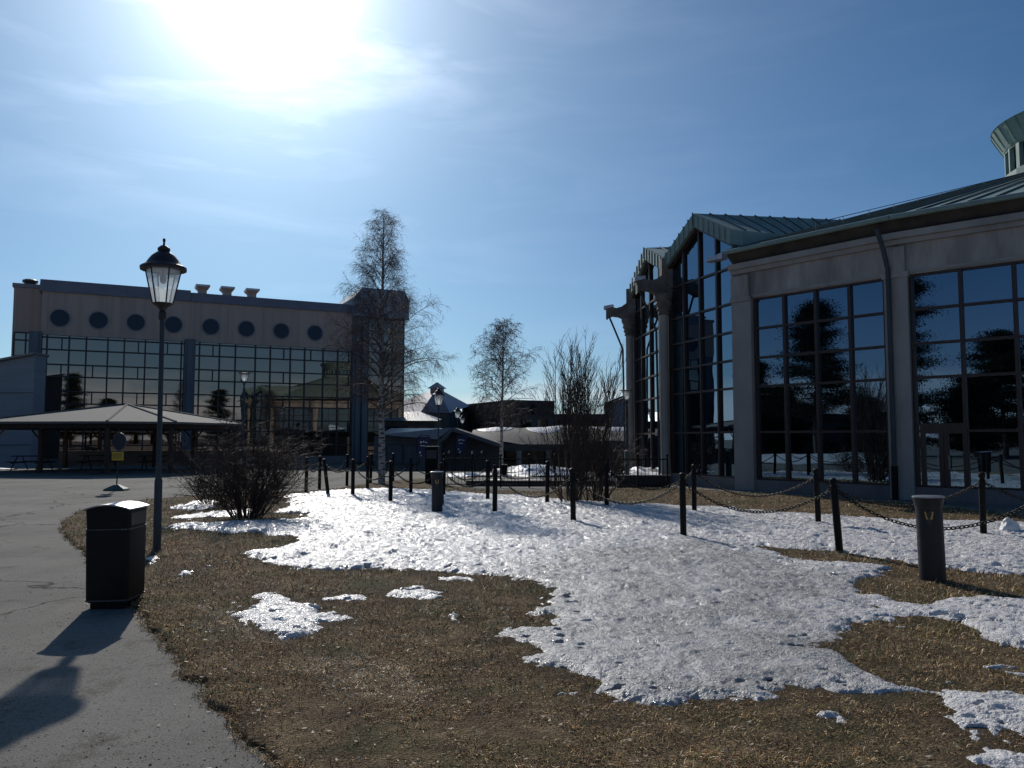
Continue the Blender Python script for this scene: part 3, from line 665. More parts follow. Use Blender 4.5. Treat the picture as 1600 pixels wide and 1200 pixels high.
# conical roof: one plane per facet with standing seams
roofm = MB(); seam = MB(); gut = MB(); soff = MB(); ZE, ZT, RT = 7.82, 12.0, 2.9
dn = []
for i in range(nfc):
    Pc = corners[i]; dr_ = (Pc-CEN); rr_ = dr_.length; dn.append((dr_/rr_, rr_))
for i in range(nfc):
    (d1, r1_), (d2, r2_) = dn[i], dn[(i+1) % nfc]
    gable = i in (0, 1); ov = .30 if not gable else -.35
    slope = (ZT-ZE)/(r1_-RT)
    e1 = d1*(r1_+ov); e2 = d2*(r2_+ov); t1 = d1*RT+Vector((2.5, -.2)); t2 = d2*RT+Vector((2.5, -.2))
    z1 = ZE-slope*ov*.6; 
    a = Vector((e1.x, e1.y, z1)); b = Vector((e2.x, e2.y, z1)); c = Vector((t2.x, t2.y, ZT)); d = Vector((t1.x, t1.y, ZT)); dz = Vector((0, 0, -.07))
    roofm.hexa([tuple(a+dz), tuple(b+dz), tuple(c+dz), tuple(d+dz), tuple(a), tuple(b), tuple(c), tuple(d)])
    for k in range(0, 9):
        q = k/9; lo_ = a.lerp(b, q); hi_ = d.lerp(c, q) if k % 2 == 0 else lo_.lerp(d.lerp(c, q), .62)
        w_ = (b-a).normalized()*.014; up = Vector((0, 0, .045))
        seam.hexa([tuple(lo_-w_), tuple(lo_+w_), tuple(hi_+w_), tuple(hi_-w_), tuple(lo_-w_+up), tuple(lo_+w_+up), tuple(hi_+w_+up), tuple(hi_-w_+up)])
    if not gable:
        o_ = Vector((GR[i].n.x, GR[i].n.y, 0))*.09
        gut.tube([tuple(a+o_+dz), tuple(b+o_+dz)], .075, 8)
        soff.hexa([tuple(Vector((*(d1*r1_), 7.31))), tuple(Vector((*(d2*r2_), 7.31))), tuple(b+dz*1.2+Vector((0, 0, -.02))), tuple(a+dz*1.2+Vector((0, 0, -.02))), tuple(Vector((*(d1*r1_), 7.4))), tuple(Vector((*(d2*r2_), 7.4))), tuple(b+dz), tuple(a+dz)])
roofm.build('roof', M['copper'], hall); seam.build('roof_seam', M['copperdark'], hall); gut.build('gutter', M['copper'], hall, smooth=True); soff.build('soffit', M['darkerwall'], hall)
# light metal end piece of the gutter beside the gable
ep = MB(); f1 = GR[2]; ep.hexa([f1.p(-.55, 7.42, .75), f1.p(.1, 7.42, .75), f1.p(.1, 7.42, .45), f1.p(-.55, 7.42, .45), f1.p(-.5, 7.5, .75), f1.p(.1, 7.62, .75), f1.p(.1, 7.62, .45), f1.p(-.5, 7.5, .45)]); ep.build('gutter_end', M['binlid'], hall)
# downpipe
f1 = GR[2]; s1 = f1.L-.16
dp = MB(); dp.tube([f1.p(s1-.12, 7.4, .52), f1.p(s1-.05, 6.9, .35), f1.p(s1, 6.3, .20), f1.p(s1, 5.8, .19), f1.p(s1, .9, .19)], .065, 10)
dpo = dp.build('downpipe', M['greypole'], hall, smooth=True)
bt = MB(); bt.tube([f1.p(s1, .9, .19), f1.p(s1, .0, .19)], .085, 10); bt.build('pipe_boot', M['blackmetal'], dpo, smooth=True)
# snow rail along the roof hip
rl = MB()
for k in (0,):
    d1, r1_ = dn[3]; d2, r2_ = dn[2]
    dd_ = (d1+d2).normalized()
    for h in (.14,):
        P0 = dd_*(r1_-.3); P1 = dd_*(RT-.2)+Vector((2.5, -.2)); rl.tube([(P0.x, P0.y, ZE+.25+h), (P1.x, P1.y, ZT-.1+h)], .012, 5)
    for q in range(12):
        t = q/11; P0 = dd_*(r1_-.3); P1 = dd_*(RT-.2)+Vector((2.5, -.2)); X_ = P0.lerp(P1, t); z = (ZE+.25)*(1-t)+(ZT-.1)*t; rl.tube([(X_.x, X_.y, z-.15), (X_.x, X_.y, z+.15)], .010, 5)
rl.build('snow_rail', M['darkframe'], hall)
# corner columns with scrolled concrete brackets
for ci, (pt, wn_) in enumerate(((C[2], .9), (C[3], .9))):
    out = (pt-CEN).normalized(); tan = Vector((-out.y, out.x))
    cpt = pt+out*.16
    def q3(a, o, z): v = cpt+tan*a+out*o; return wl((v.x, v.y, z))
    cl = MB(); cl.lathe([(.22, 0), (.22, .25), (.17, .3), (.165, 6.6), (.19, 6.7)], 16, (cpt.x-CEN.x, cpt.y-CEN.y)); col_ = cl.build('column', M['concrete'], hall, smooth=True)
    cp = MB(); cpx = (cpt.x-CEN.x, cpt.y-CEN.y)
    cp.lathe([(.19, 6.3), (.23, 6.36), (.2, 6.42), (.27, 6.52), (.24, 6.6), (.31, 6.72), (.28, 6.82), (.35, 6.95), (.35, 7.1)], 16, cpx)
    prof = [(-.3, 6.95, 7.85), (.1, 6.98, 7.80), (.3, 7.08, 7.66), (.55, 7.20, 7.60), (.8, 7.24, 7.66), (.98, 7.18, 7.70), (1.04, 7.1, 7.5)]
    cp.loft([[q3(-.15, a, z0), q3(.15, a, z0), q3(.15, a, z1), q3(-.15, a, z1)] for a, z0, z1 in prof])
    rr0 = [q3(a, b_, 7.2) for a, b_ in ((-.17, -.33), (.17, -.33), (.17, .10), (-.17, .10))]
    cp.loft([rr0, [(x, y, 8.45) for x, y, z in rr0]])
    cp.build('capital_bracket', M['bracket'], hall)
    gx = MB(); gx.loft([[q3(-.16, .72, 7.66), q3(.16, .72, 7.66), q3(.16, .72, 7.78), q3(-.16, .72, 7.78)], [q3(-.16, 1.14, 7.56), q3(.16, 1.14, 7.56), q3(.16, 1.14, 7.72), q3(-.16, 1.14, 7.72)]]); gx.build('gutter_end', M['binlid'], hall)
    st = MB(); st.tube([q3(0, .95, 7.3), q3(.02, .62, 6.5), q3(.03, .30, 5.7), q3(.03, .24, .3)], .045, 7); st.build('downpipe', M['greypole'], hall, smooth=True)
# cupola
cu = MB(); cc = (2.5, -.2); nW = 14
cu.lathe([(3.05, 11.4), (3.05, 12.35), (2.98, 12.4)], 28, cc); 
cup_ = cu.build('cupola', M['copper'], hall)
gl = MB(); gl.lathe([(2.78, 12.35), (2.78, 13.5)], 28, cc); gl.build('cupola_window', M['hallglass'], cup_)
fr = MB(); fr.lathe([(2.95, 13.38), (2.97, 13.48), (3.0, 13.49)], 28, cc)
for k in range(28):
    a = 2*math.pi*k/28; w_ = .10 if k % 2 == 0 else .05
    c0 = Vector((cc[0]+2.88*math.cos(a), cc[1]+2.88*math.sin(a))); t_ = Vector((-math.sin(a), math.cos(a)))*w_; o_ = Vector((math.cos(a), math.sin(a)))*.09
    pts = [c0-t_+o_, c0+t_+o_, c0+t_-o_, c0-t_-o_]; fr.prism([(p.x, p.y) for p in pts], 12.36, 13.4)
fr.build('cupola_frame', M['greenwall'] if False else M['copper'], cup_)
cr_ = MB(); cr_.lathe([(2.98, 13.45), (3.02, 13.52), (3.40, 14.26), (3.44, 14.30), (3.3, 14.36), (.2, 14.9)], 40, cc); sm = cr_
for k in range(40):
    a = 2*math.pi*(k+.0)/40; ca, sa = math.cos(a), math.sin(a)
    sm.tube([(cc[0]+3.03*ca, cc[1]+3.03*sa, 13.54), (cc[0]+3.42*ca, cc[1]+3.42*sa, 14.27)], .022, 4)
cr_.build('cupola_crown', M['copper'], cup_)

# ================================================================== LEFT: office block
KO = 1.42; A = at(57, 685, 46.5*KO); B = at(560, 685, 55.0*KO); A.z = B.z = 0
ang = math.atan2(B.y-A.y, B.x-A.x); LB = (B-A).length/KO; uL = (B-A).normalized()
off = empty('office_block', (A.x, A.y, -.69), ang, 'long beige clad office block with round windows over a dark window grid', 'building')
def spL(px):
    k = (px-800)/F; return (k*A.y-A.x)/(uL.x-k*uL.y)/KO
off.scale = (KO, KO, KO)
def fb(mb, s0, s1, z0, z1, d0, d1): mb.box(s0, s1, -d1, -d0, z0, z1)
sm_ = spL(294)
w = MB(); fb(w, 0, LB+.2, 7.76, 10.35, -14, 0.0); fb(w, -.001, LB+.2, .0, 7.75, -14, -.3); wall_mb = w
# panel joints as slim battens
bt = MB()
for k in range(34):
    s = .3+k*LB/34
    if min(abs(s-spL(p)) for p in (88, 149, 208, 267, 326, 382, 437, 490)) > .60: fb(bt, s-.02, s+.02, 7.80, 10.30, .001, .03)

k_ = len(wall_mb.v); wall_mb.v += bt.v; wall_mb.f += [tuple(i_+k_ for i_ in f_) for f_ in bt.f]; wall_mb.build('wall', M['clad'], off)
rf = MB()
for (s0, s1, zt) in ((-.15, sm_-.02, 11.08), (sm_, LB+.1, 10.95)):
    rf.hexa([(s0, -.12, 10.32), (s1, -.12, 10.32), (s1, 3, 10.32), (s0, 3, 10.32), (s0, .25, zt), (s1, .25, zt), (s1, 3, zt), (s0, 3, zt)])
rf.box(0, LB+.1, 2.9, 14, 10.36, 10.7)
rf.build('roof_edge', M['roofmetal'], off)
pl = MB(); fb(pl, 0, LB+.1, -.3, .46, -.28, .04); pl.build('plinth', M['plinth'], off)
for (s, ww) in ((-.25, .32), (sm_, .32), (LB-.15, .36)):
    p_ = MB(); fb(p_, s-ww, s+ww, 0, 7.9 if s < LB-1 else 10.2, -.2, .22); fb(p_, s-ww*.5, s+ww*.5, 0, 7.9 if s < LB-1 else 10.2, .22, .34); p_.build('pilaster', M['pilmetal'], off)
# round windows
for px in (88, 149, 208, 267, 326, 382, 437, 490):
    s = spL(px); n = 28
    gmb = MB(); gmb.add([(s+.5*math.cos(2*math.pi*k/n), -.025, 8.78+.5*math.sin(2*math.pi*k/n)) for k in range(n)], [tuple(range(n-1, -1, -1))])
    ow = gmb.build('round_window', M['roundglass'], off)
    fmb = MB(); ring = []
    for r_, d_ in ((.5, .0), (.5, .05), (.57, .05), (.57, .0)):
        ring.append([(s+r_*math.cos(2*math.pi*k/n), -d_, 8.78+r_*math.sin(2*math.pi*k/n)) for k in range(n)])
    fmb.loft(ring, cap=False); fmb.build('round_frame', M['roofmetal'], ow)
# window grids
ZR = [7.62, 6.90, 6.02, 5.30, 4.42, 3.70, 2.82, 2.10, 1.22, .48]
def grid(s0, s1, cols, name='window', shorts=True):
    gmb = MB(); fb(gmb, s0, s1, .46, 7.76, -.26, -.12); ow = gmb.build(name, M['officeglass'], off)
    f_ = MB(); b_ = .045
    for s in cols: fb(f_, s-b_, s+b_, .47, 7.75, -.119, -.03)
    for z in ZR: fb(f_, s0+.001, s1-.001, z-.04, z+.04, -.118, -.035)
    if shorts:
        for j in range(len(cols)-1):
            a, b = cols[j], cols[j+1]
            if b-a < 1.12: continue
            for r_ in (0, 2, 4, 6):
                if (j*7+r_) % 5 == 4: continue
                z1, z0 = ZR[r_], ZR[r_+1]; s = a+(b-a)*.67 if (j//2) % 2 == 0 else a+(b-a)*.33
                fb(f_, s-.035, s+.035, z0, z1, -.117, -.04)
    f_.build('window_frame', M['darkframe'], ow)
grid(.1, sm_-.35, [spL(p) for p in (69, 104, 131, 165, 191, 224, 248, 281)])
grid(sm_+.35, LB-.5, [spL(p) for p in (309.5, 341, 366, 397.5, 421, 452.5, 475, 504, 527, 553)])
# roof ventilators
for px in (314, 354, 394):
    s = spL(px); v_ = MB(); h = 10.95; sx = .255
    v_.loft([[(s-sx, 1.0, h-.4), (s+sx, 1.0, h-.4), (s+sx, 1.7, h-.4), (s-sx, 1.7, h-.4)], [(s-sx, 1.0, h+.35), (s+sx, 1.0, h+.35), (s+sx, 1.7, h+.35), (s-sx, 1.7, h+.35)],
             [(s-sx*1.6, .8, h+.55), (s+sx*1.6, .8, h+.55), (s+sx*1.6, 1.9, h+.55), (s-sx*1.6, 1.9, h+.55)]])
    vo_ = v_.build('roof_ventilator', M['clad'], off)
    c_ = MB(); c_.box(s-sx*1.7, s+sx*1.7, .75, 1.95, h+.551, h+.68); c_.build('ventilator_cap', M['binlid'], vo_)
# set-back wing at the left end
wg = MB(); fb(wg, -1.62, -.02, .0, 10.75, -14, -1.8); wg.build('wing_wall', M['clad'], off)
wr = MB(); wr.box(-1.70, -.01, 1.7, 14, 10.751, 10.98); wr.build('wing_roof_edge', M['roofmetal'], off)
wv = MB(); wv.lathe([(.32, 10.9), (.32, 11.15), (.42, 11.16), (.42, 11.3), (.3, 11.36)], 14, (-.85, 2.4)); wv.build('roof_vent', M['darkframe'], off)
gmb = MB(); fb(gmb, -1.5, -.3, 2, 8.0, -1.82, -1.77); ow = gmb.build('wing_window', M['officeglass'], off)
f_ = MB()
for s in (-1.5, -.9, -.3): fb(f_, s-.04, s+.04, 2, 8.0, -1.769, -1.7)
for z in (8.0, 7.55, 6.6, 5.8, 4.9, 4.1): fb(f_, -1.5, -.3, z-.04, z+.04, -1.768, -1.71)
f_.build('wing_window_frame', M['darkframe'], ow)
# corner tower
T0, T1 = LB+.15, LB+3.15
tb = MB(); fb(tb, T0, T1, .0, 10.3, -6, .35); tw_ = tb.build('tower', M['darkwall'], off)
tc_ = MB(); a_, b_, f0, k0 = T0-.75, T1+.22, .62, -5
tc_.loft([[(a_, -f0, 10.05), (b_, -f0, 10.05), (b_, -k0, 10.05), (a_, -k0, 10.05)], [(a_, -f0, 11.35), (b_, -f0, 11.35), (b_, -k0, 11.35), (a_, -k0, 11.35)],
          [(a_+.7, -f0+.45, 12.15), (b_-.18, -f0+.45, 12.15), (b_-.18, -k0, 12.15), (a_+.7, -k0, 12.15)]])
tc_.build('tower_cap', M['capmetal'], tw_)
gmb = MB(); fb(gmb, T0+.35, T1-.08, .5, 9.98, .352, .40); ow = gmb.build('tower_window', M['officeglass'], tw_)
f_ = MB()
for k in range(4):
    s = T0+.35+(T1-.43-T0)*k/3; fb(f_, s-.04, s+.04, .5, 9.98, .401, .46)
for z in [9.95, 9.1, 8.2, 7.62, 6.90, 6.02, 5.30, 4.42, 3.70, 2.82, 2.1, 1.22]: fb(f_, T0+.35, T1-.08, z-.035, z+.035, .402, .45)
f_.build('tower_window_frame', M['darkframe'], tw_)
tp = MB(); fb(tp, T0-.08, T0+.3, 0, 10.04, .351, .55); tp.build('tower_pilaster', M['pilmetal'], tw_)

# blue metal shed at the left edge
sh = empty('metal_shed', at(20, 685, 45.5)*Vector((1, 1, 0)) if False else (at(20, 685, 57).x, 57, -.5), 0, 'pale blue sheet metal shed at the left edge beside the office block', 'shed')
x1 = at(48, 685, 56.5).x-sh.location.x
b1 = MB(); b1.hexa([(-14, 0, 0), (x1, -.4, 0), (x1, 1.0, 0), (-14, 9, 0), (-14, 0, 5.2), (x1, -.4, 8.1), (x1, 1.0, 8.1), (-14, 9, 5.2)]); b1.build('wall', M['bluemetal'], sh)
b2_ = MB()
for z in (1.7, 3.6, 5.4): b2_.box(-14, x1-.02, -.46, -.03, z-.02, z+.02)
b2_.build('wall_joint', M['pilmetal'], sh)
b3 = MB(); b3.hexa([(-14.3, -.3, 5.2), (x1+.1, -.75, 8.12), (x1+.1, 1.2, 8.12), (-14.3, 9.3, 5.2), (-14.3, -.3, 5.35), (x1+.1, -.75, 8.27), (x1+.1, 1.2, 8.27), (-14.3, 9.3, 5.35)]); b3.build('roof', M['roofmetal'], sh)

# ================================================================== open timber pavilion
pc = at(197, 685, 42.5); pav = empty('open_pavilion', (pc.x, pc.y, 0), 0, 'open timber pavilion with wide low hipped roof in front of the office block', 'pavilion')
ap = at(197, 632, 42.5).z
ev = [(-40, 659, 37.5), (167, 657, 36.6), (275, 661, 38.0), (382, 667, 43.5)]
pts = []
for px, py, D in ev: v = at(px, py, D); pts.append(Vector((v.x-pc.x, v.y-pc.y, 2.44)))
pts += [Vector((4.5, 5.5, 2.44)), Vector((-4.5, 5.8, 2.44)), Vector((-8.3, 1.0, 2.44))]
apv = Vector((0, 0, ap))
rfm = MB(); n = len(pts); dz = Vector((0, 0, -.10))
rfm.add([tuple(p) for p in pts]+[tuple(apv)]+[tuple(p+dz) for p in pts], [(i, (i+1) % n, n) for i in range(n)]+[(n+1+i, n+1+(i+1) % n, (i+1) % n, i) for i in range(n)]+[tuple(range(2*n, n, -1))])
prf = rfm.build('roof', M['pavroof'], pav)
hp = MB()
for p in pts: hp.tube([tuple(p+Vector((0, 0, .01))), tuple(apv+Vector((0, 0, .02)))], .06, 5)
hp.build('ridge_cap', M['pavroof'], prf)
bm_ = MB()
for i in range(n):
    a, b = pts[i]*.94, pts[(i+1) % n]*.94; a = Vector((a.x, a.y, 2.12)); b = Vector((b.x, b.y, 2.12)); d = (b-a).normalized(); s = Vector((-d.y, d.x, 0))*.07
    bm_.hexa([tuple(a-s), tuple(b-s), tuple(b+s), tuple(a+s), tuple(a-s+Vector((0, 0, .26))), tuple(b-s+Vector((0, 0, .26))), tuple(b+s+Vector((0, 0, .26))), tuple(a+s+Vector((0, 0, .26)))])
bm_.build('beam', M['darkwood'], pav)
for (x, y) in [(p.x*.92, p.y*.92) for p in pts]+[(-2.4, -3.6), (0.2, 3), (-4.6, 2.5), (2.8, 2.0), (-6.3, -2.4)]:
    q = MB(); q.box(x-.09, x+.09, y-.09, y+.09, 0, 2.2); po = q.build('post', M['wood'], pav)
    br = MB(); 
    for sg in (-1, 1): br.tube([(x+sg*.06, y, 1.6), (x+sg*.55, y, 2.15)], .045, 4)
    br.build('brace', M['wood'], po)
tl = MB(); tl.box(-5.6, 5.2, 3.6, 3.75, .1, .95); tl.build('rear_screen', M['plinth'], pav)
# picnic things under the roof
for k, (x, y) in enumerate(((-4.6, -.6), (-1.6, .4), (1.9, -.4))):
    t_ = empty('picnic_table', (pc.x+x, pc.y+y, 0), R(8*k), ['dark picnic table under the left half of the pavilion', 'dark picnic table under the middle of the pavilion', 'dark picnic table under the right half of the pavilion'][k], 'picnic table', 'picnic tables under the pavilion')
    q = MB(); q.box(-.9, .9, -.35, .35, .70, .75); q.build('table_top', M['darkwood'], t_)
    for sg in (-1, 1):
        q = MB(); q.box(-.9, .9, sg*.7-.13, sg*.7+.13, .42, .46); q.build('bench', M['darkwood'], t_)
        q = MB(); q.tube([(sg*.65, -.75, 0), (sg*.65, -.2, .7)], .035, 4); q.tube([(sg*.65, .75, 0), (sg*.65, .2, .7)], .035, 4); q.box(sg*.65-.03, sg*.65+.03, -.75, .75, .36, .42); q.build('leg', M['darkwood'], t_)

# ================================================================== distant low buildings
def wbox(mb, px0, px1, pyt, D, depth, zb, D1=None):
    a = at(px0, pyt, D); b = at(px1, pyt, D1 or D); zt = a.z
    mb.hexa([(a.x, a.y, zb), (b.x, b.y, zb), (b.x+.3, b.y+depth, zb), (a.x, a.y+depth, zb), (a.x, a.y, zt), (b.x, b.y, zt), (b.x+.3, b.y+depth, zt), (a.x, a.y+depth, zt)])
    return a, b
# pyramid roofed house
D = 98.0; cpt = at(683, 606, D+3.6); py_ = empty('pyramid_roof_house', (cpt.x, cpt.y, -2.6), 0, 'dark house with steep pyramid roof, bright on its left side, behind the tower', 'building')
def loc(o, v): return (v.x-o.location.x, v.y-o.location.y, v.z-o.location.z)
a = loc(py_, at(590, 643, D+9)); b = loc(py_, at(657, 644, D)); c = loc(py_, at(703, 645, D+.5)); d = loc(py_, at(735, 634, D+9)); e = (2, 14, d[2]); f = (-8, 14, d[2])
top = (0, 0, at(683, 606, D+3.6).z+2.6)
q = MB(); q.add([a, b, c, d, e, f, top], [(0, 1, 6), (1, 2, 6), (2, 3, 6), (3, 4, 6), (4, 5, 6), (5, 0, 6), (5, 4, 3, 2, 1, 0)]); q.build('roof', M['pyrroof'], py_)
q = MB(); q.prism([(p[0]*.93, p[1]*.93) for p in (a, b, c, d, e, f)], 0, c[2]+.3); q.build('wall', M['darkwall'], py_)
q = MB(); q.lathe([(.9, top[2]-.7), (.9, top[2]-.1), (1.3, top[2]-.1), (0.1, top[2]+.7)], 4, (0, 0), R(20)); q.build('roof_lantern', M['pyrroof'], py_)
# tiled low house in front of it
D = 78.0; o_ = at(640, 700, D); th_ = empty('tiled_house', (o_.x, o_.y, -1.6), 0, 'low house with grey tiled hip roof showing right of the tower', 'building')
E = [at(590, 657, D), at(685, 657.5, D), at(690, 655, D+9), at(590, 655, D+9)]; Tt = [at(610, 643, D+4), at(656, 643, D+4)]
q = MB(); q.add([loc(th_, v) for v in E+Tt], [(0, 1, 5, 4), (1, 2, 5), (2, 3, 4, 5), (3, 0, 4), (3, 2, 1, 0)]); q.build('roof', M['lightroof'], th_)
q = MB(); a = loc(th_, E[0]); b = loc(th_, E[1]); q.box(a[0]+.3, b[0]-.4, .4, 8, 0, a[2]-.02); q.build('wall', M['darkerwall'], th_)
q = MB()
for k in range(3): q.box(b[0]-5+k*1.5, b[0]-4+k*1.5, .33, .38, a[2]-1.9, a[2]-.6)
q.build('window', M['darkglass'], th_)
# entrance building with slatted gates and canopy
D = 60.0; o_ = at(640, 700, D); en = empty('gate_building', (o_.x, o_.y, -1.0), 0, 'low grey building with slatted gates and a light canopy roof beside the tower', 'building')
a = loc(en, at(585, 690, D)); b = loc(en, at(690, 690, D)); tz = loc(en, at(640, 681, D))[2]
q = MB(); q.box(a[0], b[0], 0, 7, 0, tz); q.build('wall', M['greywall'], en)
q = MB()
for k in range(2):
    x0 = loc(en, at(606+k*26, 700, D))[0]; x1_ = loc(en, at(628+k*26, 700, D))[0]; z0 = loc(en, at(600, 724, D))[2]; z1 = loc(en, at(600, 696, D))[2]
    fr_ = MB(); fr_.box(x0-.08, x1_+.08, -.10, -.03, z0-.08, z1+.08); fo = fr_.build('gate', M['darkwall'], en)
    sl_ = MB()
    for j in range(9): xx = x0+(x1_-x0)*(j+.5)/9; sl_.box(xx-.035, xx+.035, -.15, -.101, z0, z1)
    sl_.build('gate_slats', M['pilmetal'], fo)
rz0 = loc(en, at(640, 680, D))[2]; pk = loc(en, at(707, 668, D-1)); lf = loc(en, at(592, 679, D-1)); rg = loc(en, at(682, 692, D-1.5)); rr2 = loc(en, at(785, 694, D-1.5))
q = MB(); q.add([lf, (rg[0], rg[1], lf[2]-.35), pk, (lf[0], 5, lf[2]+.55), (pk[0], 5, pk[2])], [(0, 1, 2), (0, 2, 4, 3)]); 
q.build('canopy_roof', M['lightroof'], en)
q = MB()
def beamq(p, r, w=.16, t=.28):
    p, r = Vector(p), Vector(r); q.hexa([tuple(p+Vector((0, -w, -t))), tuple(r+Vector((0, -w, -t))), tuple(r+Vector((0, w, -t))), tuple(p+Vector((0, w, -t))), tuple(p+Vector((0, -w, 0))), tuple(r+Vector((0, -w, 0))), tuple(r+Vector((0, w, 0))), tuple(p+Vector((0, w, 0)))])
beamq(rg, pk); beamq(pk, rr2); q.build('gable_beam', M['greywall'], en)
q = MB(); q.add([pk, rr2, (rr2[0], 8, rr2[2]), (pk[0], 8, pk[2])], [(0, 1, 2, 3)]); q.add([(pk[0], .4, pk[2]-.3), (rr2[0], .4, rr2[2]-.2), (rr2[0], .4, 0), (rg[0], .4, 0), (rg[0], .4, rg[2]-.2)], [(0, 1, 2, 3, 4)]); q.build('gable_wall', M['darkwall'], en)
# flat roofed block
D = 96.0; o_ = at(800, 700, D); fl_ = empty('flat_roof_block', (o_.x, o_.y, -2.6), 0, 'flat roofed dark block standing tallest behind the arcade, left of the multi stem trees', 'building')
P = [at(722, 633, D+14), at(796, 627, D), at(866, 629, D+3), at(866, 629, D+22)]
zt = [loc(fl_, p)[2] for p in P]; xy = [loc(fl_, p)[:2] for p in P]
q = MB(); zt0 = zt[1]; q.prism(xy, 0, zt0); q.build('wall', M['darkerwall'], fl_)
q = MB(); q.prism([(x*1.01, y*1.01-.15) for x, y in xy], zt0+.001, zt0+.18); q.build('roof_edge', M['darkwall'], fl_)
a = Vector(xy[1]); b = Vector(xy[2]); d = (b-a); 
q = MB()
for t0, t1 in ((.48, .56),):
    p0 = a+d*t0; p1 = a+d*t1; q.hexa([(p0.x, p0.y-.08, 0), (p1.x, p1.y-.08, 0), (p1.x, p1.y+.02, 0), (p0.x, p0.y+.02, 0), (p0.x, p0.y-.08, zt0-.3), (p1.x, p1.y-.08, zt0-.3), (p1.x, p1.y+.02, zt0-.3), (p0.x, p0.y+.02, zt0-.3)])
q.build('window', M['darkglass'], fl_)
q = MB(); p0 = a+d*.12; p1 = a+d*.52; q.tube([(p0.x, p0.y+1, zt0), (p0.x, p0.y+1, zt0+.45), (p1.x, p1.y+1, zt0+.45), (p1.x, p1.y+1, zt0)], .03, 4); q.build('roof_rail', M['darkframe'], fl_)
# long lower block
D = 90.0; o_ = at(880, 700, D); lb = empty('long_low_block', (o_.x, o_.y, -2.6), 0, 'long dark low block with flat roof behind the multi stem trees', 'building')
q = MB(); a = loc(lb, at(800, 649, D)); b = loc(lb, at(1000, 649, D)); q.box(a[0], b[0], 0, 5.5, 0, a[2]); q.build('wall', M['darkwall'], lb)
q = MB(); q.box(a[0]-.2, b[0], -.2, 5.7, a[2]+.001, a[2]+.15); q.build('roof_edge', M['darkframe'], lb)
q = MB()
for k in range(7): q.box(a[0]+1+k*1.9, a[0]+2.2+k*1.9, -.04, -.005, a[2]-1.5, a[2]-.5)
q.build('window', M['darkglass'], lb)
# arcade with wavy hipped roof and round pillars
D = 76.0; o_ = at(830, 700, D); ar = empty('arcade_building', (o_.x, o_.y, -2.2), 0, 'low arcade with pillars and a brown roof carrying patches of snow', 'building')
ez = loc(ar, at(800, 694, D))[2]
q = MB(); X0 = loc(ar, at(735, 690, D))[0]; X1 = loc(ar, at(1010, 690, D))[0]; nx = 60; vs = []; fs = []
def arz(x, t):
    u_ = min(1, max(0, (x-X0)/(X1-X0))); rid = [672, 668, 669, 668, 664, 667, 668, 668]; k = u_*(len(rid)-1.001); i_ = int(k); r_ = rid[i_]*(1-k+i_)+rid[i_+1]*(k-i_)
    zr = loc(ar, at(800, r_, D+6))[2]; ee = ez+.35*math.sin(u_*9+.6); return ee+(zr-ee)*t
for i in range(nx+1):
    x = X0+(X1-X0)*i/nx
    for t in (0, .33, .66, 1): vs.append((x, t*6-1.2, arz(x, t**.8)))
    vs.append((x, 11, vs[-1][2]-1.2))
for i in range(nx):
    for j in range(4): k = i*5+j; fs.append((k, k+5, k+6, k+1))
q.add(vs, fs); 
q.build('roof', M['greyroof'], ar, smooth=True)
q = MB(); q.box(X0, X1, -1.15, -.85, ez-.62, ez-.0); q.build('fascia', M['greyroof'], ar)
q = MB(); q.box(X0+.2, X1, 1.6, 5, 0, ez); q.build('wall', M['darkglass'], ar)
for px in (738, 765, 775, 811, 857, 905, 950):
    x = loc(ar, at(px, 690, D-1))[0]; q = MB(); q.lathe([(.32, 0), (.27, .2), (.25, ez-.75), (.33, ez-.6)], 12, (x, -1.0)); q.build('pillar', M['concrete'], ar, smooth=True)
def roofsnow(px0, px1, label, amp_=.5):
    x0, x1_ = loc(ar, at(px0, 690, D+4))[0], loc(ar, at(px1, 690, D+4))[0]; nx_, ny_ = 40, 14; V = []; Fs = []
    for i in range(nx_+1):
        for j in range(ny_+1):
            u_ = i/nx_; t = .62+.38*j/ny_; x = x0+(x1_-x0)*u_; e_ = math.sin(math.pi*u_)**.5; tt = 1-(1-t)*e_
            hh = .10*math.sin(math.pi*u_)*math.sin(math.pi*min(1, j/ny_)) if 0 < j < ny_ else -.02
            V.append((x, tt*6-1.2, arz(x, tt**.8)+.04+hh))
    for i in range(nx_):
        for j in range(ny_): k = i*(ny_+1)+j; Fs.append((k, k+ny_+1, k+ny_+2, k+1))
    s_ = MB(); s_.add(V, Fs); s_.build('roof_snow', M['snowplain'], ar, smooth=True)['label'] = label
roofsnow(745, 802, 'bright snow on the left part of the arcade roof'); roofsnow(822, 884, 'striped snow patch on the middle of the arcade roof'); roofsnow(925, 1000, 'thin snow line on the right part of the arcade roof')
